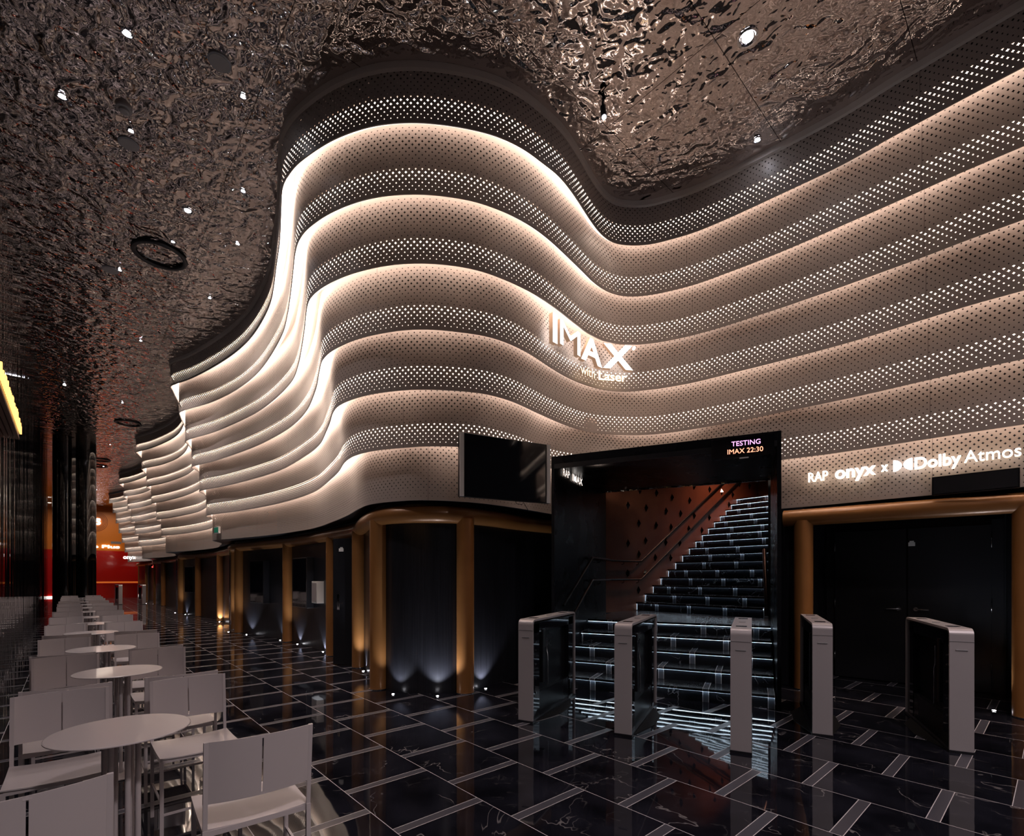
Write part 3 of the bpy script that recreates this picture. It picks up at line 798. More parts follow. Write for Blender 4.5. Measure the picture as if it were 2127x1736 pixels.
# ------------------------------------------------------------------ gate turnstiles
def gate(loc, rz, lab, group='white edged ticket gates'):
    g = empty('ticket_gate', loc, rz, lab, 'turnstile', group)
    W, L, Z, r = .155, 1.28, 1.01, .055
    # outline of the arch in the (y, z) plane
    def arch(y0, y1, zt, rr, z0):
        pts = [(y0, z0)]
        for i in range(7): a = PI - i * PI / 12; pts.append((y0 + rr + rr * math.cos(a), zt - rr + rr * math.sin(a)))
        for i in range(7): a = PI / 2 - i * PI / 12; pts.append((y1 - rr + rr * math.cos(a), zt - rr + rr * math.sin(a)))
        pts.append((y1, z0)); return pts
    o_, i_ = arch(0, L, Z, r, .02), arch(.02, L - .02, Z - .02, r - .02, .02)
    b = MB(); bm = b.bm
    A = [[bm.verts.new((x, y, z)) for y, z in q] for x in (0, W) for q in (o_, i_)]
    for i in range(len(o_) - 1):
        for q, w_ in ((0, 2), (1, 3), (0, 1), (2, 3)):
            f = bm.faces.new((A[q][i], A[q][i + 1], A[w_][i + 1], A[w_][i]))
            if q in (0, 1) and w_ in (2, 3): f.smooth = True
    for i in (0, -1): bm.faces.new((A[0][i], A[1][i], A[3][i], A[2][i]))
    sh = b.build('shell', M['white_shell'], g)
    b = MB(); b.box((W / 2, -.001, .905), (W + .002, .004, .003)); b.build('shell_seam', M['grey_plastic'], sh)
    b = MB(); b.box((W / 2, -.002, .835), (.078, .006, .010), bev=.002); b.build('light_slot', M['grey_plastic'], sh)
    b = MB(); b.box((W / 2, L / 2, .01), (W + .01, L + .02, .02)); b.build('plinth', M['black_satin'], g)
    b = MB(); b.box((W / 2, .11, .49), (W - .03, .18, .94)); b.build('cabinet', M['black_gloss'], g)
    b = MB(); b.box((W / 2, L - .11, .49), (W - .03, .18, .94)); b.build('cabinet', M['black_gloss'], g)
    b = MB(); b.box((W / 2, L / 2, .92), (W - .03, L - .10, .10)); b.build('top_housing', M['black_gloss'], g)
    b = MB(); b.box((W / 2, L / 2, .14), (W - .04, L - .3, .24)); b.build('lower_housing', M['portal_black'], g)
    b = MB(); b.box((W / 2, L / 2, .56), (.02, L - .38, .62)); b.build('glass_core', M['portal_black'], g)
    b = MB(); b.box((W / 2, .30, .62), (W - .01, .06, .55), bev=.006); b.build('flap_housing', M['black_metal'], g)
    b = MB(); b.box((W / 2, .20, Z + .001), (.085, .07, .004)); b.build('card_reader', M['black_gloss'], g)
    b = MB(); b.lathe([(.03, 0), (.03, .004)], (W / 2, .62, Z), 20); b.build('indicator', M['grey_plastic'], g)
    b = MB(); b.box((W / 2, 1.05, Z + .001), (.085, .07, .004)); b.build('card_reader', M['black_gloss'], g)
    b = MB()
    for zz in (.28, .42, .56, .70, .78):
        for xx in (.012, W - .012): b.box((xx, .10, zz), (.012, .012, .018))
    b.build('sensor_row', M['steel'], g)
    b = MB()
    for xx in (.010, W - .010): b.tube([(xx, .42, .30), (xx, .42, .62), (xx, .39, .66), (xx, .39, .82)], .004, 6)
    b.build('flap_edge', M['steel'], g)
    b = MB(); b.prism([(-.0, .05), (-.12, .45), (-.12, .8), (0, 1.1)], 0, .004)
    b.prism([(W, .05), (W, 1.1), (W + .12, .8), (W + .12, .45)], 0, .004); b.build('floor_plate', M['matte_black'], g)
    return g
gang = math.atan2(.898, .4394) - PI / 2
GT = [((.063, 4.863), 'leftmost white edged ticket gate, standing before the dark wall'),
      ((.926, 4.45), 'ticket gate second from the left, in front of the lit steps'),
      ((1.78, 4.01), 'narrow looking ticket gate in the middle, seen nearly head-on'),
      ((2.711, 4.44), 'ticket gate second from the right, before the bronze door column'),
      ((3.565, 4.01), 'rightmost ticket gate, in front of the dark double door')]
gp = None
for (x, y), lab in GT:
    if gp is None: gp = gate((x, y, 0), gang, lab)
    else:
        c = copy_tree(gp); c.location = (x, y, 0); c['label'] = lab
        if x == 1.78:
            for chd in list(c.children):
                if chd.name.startswith('floor_plate'): bpy.data.objects.remove(chd)
for px, lab in ((246.5, 'tiny far ticket gate before the red hall, the left one'), (295.5, 'tiny far ticket gate beside the far bronze columns, the right one')):
    c = copy_tree(gp); q = bp(px, 1255.5, 0); c.location = (q.x, q.y, 0); c['label'] = lab; c.rotation_euler = (0, 0, .80)

# ------------------------------------------------------------------ chairs and tables
def make_chair():
    """x across, +y is the way the sitter faces; origin on the floor under the back"""
    g = empty('cafe_chair', (0, 0, 0), 0, 'x', 'chair')
    W, D = .40, .38
    def bow(x, d): return d * (1 - (x / (W / 2)) ** 2)
    # backrest: two curved plates with a slit between
    b = MB(); bm = b.bm; z0, z1 = .555, .80
    for sx in (-1, 1):
        xs = [sx * (.003 + (W / 2 - .003) * i / 8) for i in range(9)]
        rows = []
        for off in (0, .006):
            for z in (z0, z1):
                lean = -(z - .45) * .10
                rows.append([bm.verts.new((x, lean - bow(x, .035) + off, z)) for x in xs])
        for a_, c_ in ((0, 1), (2, 3), (0, 2), (1, 3)):
            for i in range(8):
                f = bm.faces.new((rows[a_][i], rows[a_][i + 1], rows[c_][i + 1], rows[c_][i])); f.smooth = a_ + c_ in (1, 5)
        for i in (0, 8): bm.faces.new((rows[0][i], rows[1][i], rows[3][i], rows[2][i]))
    b.box((0, -.035 - (z0 + .006 - .45) * .10 + .003, z0 + .006), (.02, .006, .012))
    b.box((0, -.035 - (z1 - .006 - .45) * .10 + .003, z1 - .006), (.02, .006, .012))
    b.build('backrest', M['white_enamel'], g)
    # dished seat
    b = MB(); bm = b.bm; n = 8; top = []; bot = []
    for j in range(n + 1):
        y = .005 + D * j / n; r1 = []; r2 = []
        for i in range(n + 1):
            x = -W / 2 + W * i / n
            z = .452 - .010 * (1 - (2 * i / n - 1) ** 2) - .006 * math.sin(PI * j / n)
            r1.append(bm.verts.new((x, y, z))); r2.append(bm.verts.new((x, y, z - .006)))
        top.append(r1); bot.append(r2)
    for j in range(n):
        for i in range(n):
            f = bm.faces.new((top[j][i], top[j][i + 1], top[j + 1][i + 1], top[j + 1][i])); f.smooth = True
            bm.faces.new((bot[j][i], bot[j + 1][i], bot[j + 1][i + 1], bot[j][i + 1]))
    for j in range(n):
        bm.faces.new((top[j][0], top[j + 1][0], bot[j + 1][0], bot[j][0])); bm.faces.new((top[j][n], bot[j][n], bot[j + 1][n], top[j + 1][n]))
        bm.faces.new((top[0][j], bot[0][j], bot[0][j + 1], top[0][j + 1])); bm.faces.new((top[n][j], top[n][j + 1], bot[n][j + 1], bot[n][j]))
    b.build('seat', M['white_enamel'], g)
    h = W / 2 - .009
    b = MB()
    for sx in (-1, 1): b.beam((sx * h, .01, .432), (sx * h, D - .005, .432), .016, .022)
    b.beam((-h, .01, .432), (h, .01, .432), .016, .022); b.beam((-h, D - .01, .432), (h, D - .01, .432), .016, .022)
    b.build('seat_frame', M['white_enamel'], g)
    for sx in (-1, 1):
        b = MB(); b.beam((sx * h, -.003, 0), (sx * h, .0, .45), .018); b.beam((sx * h, 0, .45), (sx * h, -.035, .80), .016, .012, (0, 1, 0)); b.build('leg', M['white_enamel'], g)
        b = MB(); b.beam((sx * h, D - .012, 0), (sx * h, D - .012, .432), .018); b.build('leg', M['white_enamel'], g)
    b = MB()
    for sx in (-1, 1): b.beam((sx * h, 0, .20), (sx * h, D - .012, .20), .011)
    b.beam((-h, D - .012, .14), (h, D - .012, .14), .011); b.beam((-h, 0, .26), (h, 0, .26), .011)
    b.build('stretcher', M['white_enamel'], g)
    return g
def make_table():
    g = empty('bistro_table', (0, 0, 0), 0, 'x', 'table')
    b = MB(); b.lathe([(.252, .732), (.262, .7345), (.262, .7385), (.258, .741)], (0, 0, 0), 64); b.build('tabletop', M['white_enamel'], g)
    for i in range(6):
        a = 2 * PI * i / 6 + .3
        b = MB(); b.tube([(.060 * math.cos(a), .060 * math.sin(a), .012), (.060 * math.cos(a), .060 * math.sin(a), .733)], .0115, 12); b.build('leg', M['white_enamel'], g)
    b = MB(); b.lathe([(.20, 0), (.205, .004), (.205, .010), (.195, .014)], (0, 0, 0), 48); b.build('base_plate', M['white_enamel'], g)
    return g
ch0, tb0 = make_chair(), make_table()
ORD = ['nearest', 'second', 'third', 'fourth', 'fifth', 'sixth', 'seventh', 'eighth', 'ninth', 'tenth', 'eleventh', 'farthest']
near_b = [2.17, 3.84, 5.46, 7.24, 8.86, 10.46, 12.05, 13.9, 15.4, 17.1, 18.9, 20.5]
far_b = [3.61, 5.22, 6.75, 8.65, 10.22, 11.75, 13.6, 15.1, 16.8, 18.6, 20.2, 21.8]
tabs = [(2.83, -.17), (4.60, -.26), (6.14, -.22), (7.99, -.19)]
rnd = random.Random(3)
used_c = used_t = False
rot_s = TH                            # +y of the chair turned along the corridor
for i in range(12):
    ts = tabs[i] if i < 4 else ((near_b[i] + far_b[i]) / 2, -.24 + rnd.uniform(-.04, .04))
    t = tb0 if not used_t else copy_tree(tb0); used_t = True
    x, y = ST2W(*ts); t.location = (x, y, 0); t.rotation_euler = (0, 0, rnd.uniform(0, 1))
    t['label'] = ('round white metal bistro table, ' + ('closest to the camera' if i == 0 else 'farthest down the row' if i == 11 else ORD[i] + ' of the row from the camera'))
    t['group'] = 'round white bistro tables'
    for side, tt in (('left', .035), ('right', -.555)):
        for facing, sb in (('away', near_b[i]), ('toward', far_b[i])):
            if i == 0 and facing == 'away': sb, tt2, ex = (2.05, .10, .10) if side == 'left' else (2.19, -.575, -.06)
            else: tt2, ex = tt + rnd.uniform(-.02, .02), rnd.uniform(-.05, .05)
            c = ch0 if not used_c else copy_tree(ch0); used_c = True
            x, y = ST2W(sb + (0 if i == 0 else rnd.uniform(-.02, .02)), tt2)
            c.location = (x, y, 0); c.rotation_euler = (0, 0, rot_s + ex + (PI if facing == 'toward' else 0))
            nm = 'nearest' if i == 0 else 'farthest' if i == 11 else ORD[i]
            c['label'] = 'white chair at the %s table, %s, %s' % (nm, 'mirror side' if side == 'left' else 'aisle side', 'back towards the camera' if facing == 'away' else 'facing the camera')
            c['group'] = 'white metal chairs along the mirror wall'

# ------------------------------------------------------------------ hanging television
a = Vector((-.585, 5.50)); c_ = Vector((.470, 6.05)); d = (c_ - a); Lt = d.length
tv = empty('television', (a.x, a.y, 2.33), math.atan2(d.y, d.x), 'switched-off wide television with white side strips hanging before the wavy wall', 'television')
b = MB(); b.box((Lt / 2, .03, .36), (Lt, .05, .72), bev=.004); b.build('body', M['black_metal'], tv)
b = MB(); b.box((Lt / 2, .003, .36), (Lt - .14, .006, .70)); b.build('screen', M['screen'], tv)
for x in (.025, Lt - .025):
    b = MB(); b.box((x, -.002, .36), (.05, .010, .715)); b.build('side_strip', M['label_white'], tv)
b = MB(); b.beam((Lt / 2 - .2, .05, .5), (Lt / 2 - .2, .35, .5), .03); b.beam((Lt / 2 + .2, .05, .5), (Lt / 2 + .2, .65, .5), .03); b.build('wall_bracket', M['black_metal'], tv)
b = MB(); b.tube([(Lt * .6, .03, .01), (Lt * .62, .03, -.03), (Lt * .68, .03, -.035), (Lt * .7, .03, -.01), (Lt * .73, .03, -.06), (Lt * .76, .03, -.11)], .0035, 6); b.build('cable', M['black_satin'], tv)

# ------------------------------------------------------------------ big letters
def at_(px, Y): return Vector(((px - CX) / F * Y, Y))
a = at_(1140.3, 6.10)
sg = empty('illuminated_sign', (a.x, a.y, H + 2.92), 0, 'large glowing white IMAX with Laser letters on the middle band', 'sign', 'lit cinema signs')
def onwall(body, p, q, z, hh, ext, mats, bold, nm):
    p, q = p - a, q - a; d = q - p
    return text_mesh(nm, body, d.length, hh, ext, mats, sg, bold=bold, mw=frame((p.x, p.y, z), (d.x, d.y, 0)))
for ch, p0, y0_, p1, y1_, bo in (('I', 1140.6, 6.10, 1150.2, 6.165, .06), ('M', 1155.3, 6.20, 1197.6, 6.57, 0), ('A', 1200, 6.60, 1243.5, 6.90, .028), ('X', 1249, 6.90, 1311, 6.99, .035)):
    onwall(ch, at_(p0, y0_), at_(p1, y1_), 0, .32, .06, [M['letter_white'], M['letter_side']], bo, 'letter')
q = at_(1316, 6.98) - a; b = MB(); b.lathe([(.020, 0), (.020, .04)], (0, 0, 0), 16)
for vv in b.bm.verts: vv.co = Vector((vv.co.x + q.x, q.y + vv.co.z - .04, vv.co.y + .31))
b.build('registered_mark', M['letter_white'], sg)
onwall('with', at_(1203, 6.60), at_(1232, 6.78), -.20, .12, .03, [M['letter_warm'], M['letter_side']], 0, 'letters')
onwall('Laser', at_(1241.5, 6.82), at_(1300, 6.90), -.20, .12, .03, [M['letter_warm'], M['letter_side']], .025, 'letters')
b = MB()
for px, Y, z, l in ((1145, 6.13, .2, .12), (1165, 6.3, .2, .12), (1222, 6.76, .12, .12), (1280, 6.95, .17, .12)):
    p = at_(px, Y) - a; b.beam((p.x, p.y, z), (p.x - .05, p.y + l, z), .012)
b.build('standoff', M['cove_white'], sg)

# ------------------------------------------------------------------ right-hand letters
o0 = Vector((3.96, 6.12)) - Vector((.683, -.73)).normalized() * 0; d = Vector((.683, -.73)).normalized()
def pa(px):
    k = (px - CX) / F; return (k * o0.y - o0.x) / (d.x - k * d.y)
a0 = pa(1683); org = o0 + d * a0 - Vector((.73, .683)).normalized() * .05
sg = empty('illuminated_sign', (org.x, org.y, H + 1.195), math.atan2(d.y, d.x), 'lit RAP onyx x Dolby Atmos lettering over the right-hand doors', 'sign', 'lit cinema signs')
def seg(body, p0, p1, hh, bold=0.0, mats=None, z=0.0, ext=.03, nm='letters'):
    x0, x1 = pa(p0) - a0, pa(p1) - a0
    return text_mesh(nm, body, x1 - x0, hh, ext, mats or [M['letter_white'], M['letter_warm']], sg, bold=bold, mw=frame((x0, 0, z), (1, 0, 0)))
seg('RAP', 1683, 1723, .120)
seg('onyx', 1738, 1822, .150, .022)
seg('x', 1833, 1847, .105, .03, z=.02)
seg('Dolby', 1902, 1998, .125, .022)
seg('Atmos', 2004, 2122, .125, .0)
for i, (p0, p1) in enumerate(((1858, 1875), (1879, 1897))):
    x0, x1 = pa(p0) - a0, pa(p1) - a0; b = MB(); pts = []
    hh = .128; rr = x1 - x0
    for q in range(13):
        an = -PI / 2 + PI * q / 12
        pts.append((rr * math.cos(an), hh / 2 + hh / 2 * math.sin(an)))
    if i == 1: pts = [(-px_, py_) for px_, py_ in pts][::-1]
    ox = x0 if i == 0 else x1
    bm = b.bm
    f1 = [bm.verts.new((ox + px_, -.03, py_)) for px_, py_ in pts]; f2 = [bm.verts.new((ox + px_, 0, py_)) for px_, py_ in pts]
    bm.faces.new(f1); bm.faces.new(f2[::-1])
    for j in range(len(pts)): bm.faces.new((f1[j], f2[j], f2[(j + 1) % len(pts)], f1[(j + 1) % len(pts)]))
    b.build('double_d_half', M['letter_white'], sg)
# black display under it
b0 = pa(1937); b1 = pa(2119)
q = o0 + d * b0 - Vector((.73, .683)).normalized() * .03
dp = empty('led_display', (q.x, q.y, H + .985), math.atan2(d.y, d.x), 'long blank black display strip under the Dolby Atmos letters', 'display')
b = MB(); b.box(((b1 - b0) / 2, 0, .0), (b1 - b0, .06, .20), bev=.004); b.build('case', M['black_metal'], dp)
b = MB(); b.box(((b1 - b0) / 2, -.032, .0), (b1 - b0 - .03, .004, .175)); b.build('dot_panel', M['black_satin'], dp)

# ------------------------------------------------------------------ wall cases, open door, white box, poles
def wallpoint(px, z=0.0, curve=None, lo=0, hi=None):
    """point of the lower wall seen in direction px"""
    k = (px - CX) / F; c = curve or wallc; best = None
    for i in range(len(c) - 1):
        a, b_ = c[i], c[i + 1]
        fa, fb = a.x - k * a.y, b_.x - k * b_.y
        if fa * fb <= 0 and fa != fb:
            p = a + (b_ - a) * (fa / (fa - fb))
            if p.y > 0 and (best is None or p.y < best[0].y): best = (p, (b_ - a).normalized())
    return best
def case(px0, px1, z0, z1, lab):
    a, b_ = wallpoint(px1)[0], wallpoint(px0)[0]
    d = (a - b_); L = d.length; ang_ = math.atan2(d.y, d.x)
    n = Vector((d.y, -d.x)).normalized(); p = b_ + n * .02
    g = empty('display_case', (p.x, p.y, z0), ang_, lab, 'display case', 'black poster display cases')
    b = MB(); b.box((L / 2, -.05, (z1 - z0) / 2), (L, .14, z1 - z0), bev=.008); b.build('body', M['black_satin'], g)
    b = MB(); b.box((L / 2, -.122, (z1 - z0) / 2), (L - .05, .006, z1 - z0 - .05)); b.build('screen', M['screen'], g)
    b = MB()
    for x in (.012, L - .012): b.box((x, -.123, (z1 - z0) / 2), (.006, .008, z1 - z0 - .01))
    for z in (.012, z1 - z0 - .012): b.box((L / 2, -.123, z), (L - .02, .008, .006))
    b.build('bezel', M['steel'], g)
case(622, 652, .80, 1.82, 'black wall display case nearest the open door')
case(532, 560, .80, 1.82, 'black wall display case between two bronze columns, second from the open door')
case(393, 410, .85, 1.8, 'farthest black display case, beyond the nearer steel pole')
# white box on the wall
p = bp(671, 1256, .86)
p, tg = wallpoint(667); an = math.atan2(-tg.y, -tg.x)
g = empty('wall_box', (p.x, p.y, .93), an, 'plain white box on the wall beside the open black door', 'wall box')
b = MB(); b.box((0, -.06, .20), (.30, .14, .42), bev=.004); b.build('body', M['label_white'], g)
b = MB(); b.box((0, -.133, .20), (.24, .006, .36)); b.build('front_panel', M['white_shell'], g)
# open door leaf
a = Vector((-2.895, 7.97)); c_ = Vector((-2.30, 7.80)); d = c_ - a
g = empty('door_2', (a.x, a.y, 0), math.atan2(d.y, d.x)); g['kind'] = 'structure'
b = MB(); b.box((d.length / 2, .02, 1.03), (d.length, .04, 2.03), bev=.002); lf = b.build('door_leaf', M['black_satin'], g)
b = MB(); b.box((-.002, .02, 1.03), (.004, .038, 2.03)); b.build('door_edge', M['steel'], lf)
b = MB(); b.box((.10, -.006, 1.02), (.045, .012, .26), bev=.004); b.tube([(.10, -.01, 1.0), (.10, -.05, 1.0), (.22, -.05, 1.0)], .009, 8); b.build('door_handle', M['chrome'], lf)
b = MB(); b.box((.15, -.003, 1.86), (.085, .005, .05)); b.box((.155, -.003, 1.895), (.05, .005, .02)); b.build('door_label', M['label_white'], lf)
# poles
for i, (px, py, lab) in enumerate(((478, 1313, 'slim polished steel pole at the first corner of the corridor'), (367, 1273, 'slim steel pole at the second corner of the corridor'), (308, 1252, 'slim steel pole beside the right far ticket gate'))):
    q = bp(px, py, 0); b = MB(); b.lathe([(.03, 0), (.03, .01), (.022, .012), (.022, 2.12)], (0, 0, 0), 16)
    o = b.build('steel_pole', M['chrome']); o.location = (q.x, q.y, 0); tag(o, lab, 'pole', 'slim steel poles')
# exit signs
k = (455 - CX) / F
p, tg = wallpoint(455, curve=CK[0]); an = math.atan2(-tg.y, -tg.x)
g = empty('exit_sign', (p.x, p.y, 2.50), an, 'small green exit sign in a white frame at the end of the lowest band', 'sign')
b = MB(); b.box((0, -.04, .06), (.23, .05, .16), bev=.004); b.build('frame', M['label_white'], g)
b = MB(); b.box((0, -.067, .06), (.19, .006, .12)); b.build('panel', M['sign_green'], g)
p = bp(321, 1171, 2.05); p = Vector((p.x, p.y)) 
p, tg = wallpoint(322); an = math.atan2(-tg.y, -tg.x)
g = empty('exit_sign', (p.x + .1, p.y - .15, 1.95), TH * .2, 'small red lit sign over the far dark doorway', 'sign')
b = MB(); b.box((0, -.02, .08), (.36, .04, .2)); b.build('housing', M['black_metal'], g)
text_mesh('upper_text', 'EXIT', .16, .06, .005, [M['sign_red']], g, mw=frame((-.08, -.04, .10), (1, 0, 0)))
b = MB(); b.box((0, -.042, .04), (.28, .006, .06)); b.build('red_bar', M['sign_red'], g)

# ------------------------------------------------------------------ floor uplights
ups = [(816.7,1441.3),(908.8,1445.3),(1009,1429.5),(754.8,1393.3),(671,1353),(617.6,1337.3),(582,1329),(512,1317.6),(474.5,1312),(455.6,1291),(385,1275.8),(363.5,1272.5),(353.6,1258),(318.7,1254),(304,1253.4),(2064.7,1475)]
ul0 = None
for i, (px, py) in enumerate(ups):
    q = bp(px, py, .006)
    if ul0 is None:
        ul0 = empty('floor_uplight', (q.x, q.y, 0), 0, None, 'uplight')
        b = MB(); b.lathe([(.028, 0), (.028, .004), (.018, .006)], (0, 0, 0), 20); b.build('trim_ring', M['steel'], ul0)
        b = MB(); b.lathe([(.017, .002), (.015, .009)], (0, 0, 0), 16); b.build('lens', M['lamp_small'], ul0)
        g = ul0
    else:
        g = copy_tree(ul0); g.location = (q.x, q.y, 0)
    g['label'] = ['tiny floor uplight at the foot of the curved black wall, left one', 'tiny floor uplight at the foot of the curved black wall, middle one', 'tiny floor uplight right of the bulge, under the television', 'tiny floor uplight between the open door and the thick bronze column', 'tiny floor uplight below the white wall box', 'tiny floor uplight under the nearest wall display case', 'tiny floor uplight left of the column between the display cases', 'tiny floor uplight under the second wall display case', 'tiny floor uplight at the foot of the nearer steel pole', 'tiny floor uplight before the seventh bronze column', 'tiny floor uplight under the far display case', 'tiny floor uplight at the foot of the second steel pole', 'tiny floor uplight before the far bronze column', 'tiny floor uplight under the red lit sign', 'tiny floor uplight beside the far right gate', 'tiny floor uplight before the double door at the far right'][i]
    g['group'] = 'floor uplights'
    if i == 15: tx, ty = e2 + nr * .3
    else:
        j = nearest(WC, (q.x, q.y)); tx, ty = WC[j]
    tgt = Vector((tx, ty, .55)) - Vector((q.x, q.y, .03))
    l = spot('uplight_beam', (0, 0, .03), 16.0, g, size=1.7, col=(.85, .9, 1.0), rad=.01)
    l.rotation_euler = tgt.to_track_quat('-Z', 'Y').to_euler()

# ------------------------------------------------------------------ things on the ceiling
def downlight(px, py, r, lab, power=0.0, lamp='lamp_white'):
    q = bp(px, py, CEIL)
    g = empty('ceiling_downlight', (q.x, q.y, CEIL), 0, lab, 'ceiling light', 'ceiling downlights')
    b = MB(); b.lathe([(r, -.002), (r, -.012), (r * .82, -.014), (r * .7, -.004)], (0, 0, 0), 24, cap=False); b.build('trim_ring', M['chrome'], g)
    b = MB(); b.lathe([(r * .55, -.004), (r * .5, -.010)], (0, 0, 0), 20); b.build('lamp', M[lamp], g)
    if power > 0: spot('downlight_beam', (0, 0, -.03), power, g, size=1.9, rad=.05, blend=1.0, col=(1, .90, .90))
DL = [(264,68,.05,'bright downlight above the second table, top left',SPOT_POWER), (129,199,.05,'bright downlight nearest the mirror wall',SPOT_POWER), (1573,289,.045,'starry downlight close to the top band at the right',0), (1553,77,.09,'wide chrome downlight at the upper right',SPOT_POWER*.5),
      (272,270,.035,'small downlight beside the grey speaker disc',SPOT_POWER*.4), (505,198,.035,'small downlight high up left of the topmost band',0), (505,395,.035,'small downlight left of the bulge, midway down',SPOT_POWER*.3), (390,437,.07,'wide bluish downlight left of the bulge',SPOT_POWER*.5), (359,501,.035,'small downlight just above the big black ring',0),
      (493.5,505,.035,'small downlight right of the big black ring',0), (435.5,618,.035,'small downlight below the big black ring',SPOT_POWER*.4), (249,560,.035,'small downlight left of the big black ring',SPOT_POWER*.4), (134,799,.05,'downlight far down by the mirror wall',SPOT_POWER*.8)]
for px, py, r, lab, pw in DL: downlight(px, py, r, lab, pw)
for px, py, r, lab in ((267,298,.10,'round grey ceiling speaker above the tables, nearest'), (229,560,.11,'round grey ceiling speaker left of the big black ring'), (456,128,.10,'round grey ceiling speaker high up left of the topmost band')):
    q = bp(px, py, CEIL); g = empty('ceiling_speaker', (q.x, q.y, CEIL), 0, lab, 'speaker', 'round ceiling speakers')
    b = MB(); b.lathe([(r, -.001), (r, -.010), (r * .9, -.012)], (0, 0, 0), 32); b.build('rim', M['grey_plastic'], g)
    b = MB(); b.lathe([(r * .88, -.011), (r * .86, -.015)], (0, 0, 0), 32); b.build('grille', M['speaker_grey'], g)
q = bp(258, 224, CEIL); g = empty('smoke_detector', (q.x, q.y, CEIL), 0, 'pale stepped smoke detector between the left bright downlights', 'smoke detector')
b = MB(); b.lathe([(.07, 0), (.07, -.02), (.06, -.025)], (0, 0, 0), 28); b.build('base', M['speaker_grey'], g)
b = MB(); b.lathe([(.045, -.025), (.045, -.045), (.03, -.055)], (0, 0, 0), 28); b.build('sensor', M['speaker_grey'], g)
for px, py, lab in ((332,535,'black ring fixture on the ceiling, the nearest and biggest'), (266,881,'black ring fixture on the ceiling, second in the row'), (208,957,'black ring fixture on the ceiling, third in the row'), (202,969,'black ring fixture on the ceiling, farthest in the row')):
    q = bp(px, py, CEIL - .05); b = MB(); b.torus(.33, .035, flat=.6); o = b.build('ceiling_ring', M['black_satin']); o.location = (q.x, q.y, CEIL - .022); tag(o, lab, 'ceiling ring', 'black ceiling rings')
q = bp(1252, 213, CEIL); g = empty('spotlight', (q.x, q.y, CEIL), 0, 'little black tube spotlight hanging by the bright ceiling glints', 'spotlight')
b = MB(); b.lathe([(.012, 0), (.012, -.05)], (0, 0, 0), 12); b.build('stem', M['black_metal'], g)
b = MB(); b.tube([(0, 0, -.05), (.01, -.02, -.17)], .03, 20); b.build('barrel', M['black_metal'], g)
b = MB(); b.tube([(.0101, -.0202, -.1705), (.0105, -.021, -.178)], .022, 16); b.build('lens', M['lamp_small'], g)
for px, py, lab in ((1370, 330, 'tiny chrome sprinkler near the dip of the topmost band'), (1152, 85, 'tiny chrome sprinkler beside the bright ceiling glints')):
    q = bp(px, py, CEIL); b = MB(); b.lathe([(.035, 0), (.035, -.006), (.012, -.01), (.01, -.035), (.018, -.04), (.018, -.043)], (0, 0, 0), 16); o = b.build('sprinkler', M['chrome']); o.location = (q.x, q.y, CEIL); tag(o, lab, 'sprinkler', 'ceiling sprinklers')

# ------------------------------------------------------------------ bulb-lit canopy on the mirror wall
s0, s1 = 2.2, 5.43
x, y = ST2W(s0, MIRROR_T - .003)
g = empty('marquee_canopy', (x, y, 2.51), TH + PI / 2, 'slatted canopy edged with amber bulbs on the dark left wall', 'canopy')
DP = MIRROR_T - .30
b = MB()
for i in range(9): b.box(((s1 - s0) / 2, -.015 - DP * (i + .5) / 9.5, .0), (s1 - s0, DP / 9 - .008, .02))
b.build('slatted_underside', M['wood_slat'], g)
b = MB(); b.box(((s1 - s0) / 2, -DP / 2, .08), (s1 - s0, DP - .01, .12)); b.build('box', M['black_satin'], g)
for i in range(60):
    b = MB(); x_ = (s1 - s0) * (i + .5) / 60; hh = .05 + .05 * random.random()
    b.box((x_, -DP - .006, .03 + hh / 2), (.022, .012, hh)); b.build('bulb', M['bulb_amber'], g)

# ------------------------------------------------------------------ far end: pillars, counter, signs
for (px, Yd, r, lab) in ((179, 17.6, .28, 'glossy black round pillar right behind the last chairs'), (137.5, 18.0, .375, 'glossy black round pillar next to the mirror wall')):
    q = Vector(((px - CX) / F * Yd, Yd)); b = MB(); b.lathe([(r, 0), (r, CEIL)], (0, 0, 0), 48)
    o = b.build('round_pillar', M['pillar_glass']); o.location = (q.x, q.y, 0); tag(o, lab, 'pillar', 'glossy black pillars')
q = Vector(((162.5 - CX) / F * 18.6, 18.6)); b = MB(); b.box((0, 0, 1.5), (.05, .03, 3.0)); 
M['blue_light'] = mat('blue_light', (.05, .3, .6), .4, emis=(.05, .35, .7), estr=.8)
o = b.build('light_column', M['blue_light']); o.location = (q.x, q.y, 0); tag(o, 'thin blue lit strip between the two black pillars', 'light')
x, y = ST2W(43.0, .1 - 2.4)
g = empty('counter', (x, y, 0), TH + PI / 2, 'orange lit service counter in the red hall at the far end', 'counter')
b = MB(); b.box((0, .0, .5), (.8, 2.6, 1.0)); b.build('front', M['red_gloss'], g)
b = MB(); b.box((0, .0, 1.05), (1.0, 2.8, .09)); b.build('countertop', M['orange_counter'], g)
def endp(px, py, s=45.98):
    k = (px - CX) / F; Y = s / (CT - ST * k); return Vector((k * Y, Y, H + (HY - py) * Y / F))
ed = Vector((CT, ST))                       # along the end wall, left to right

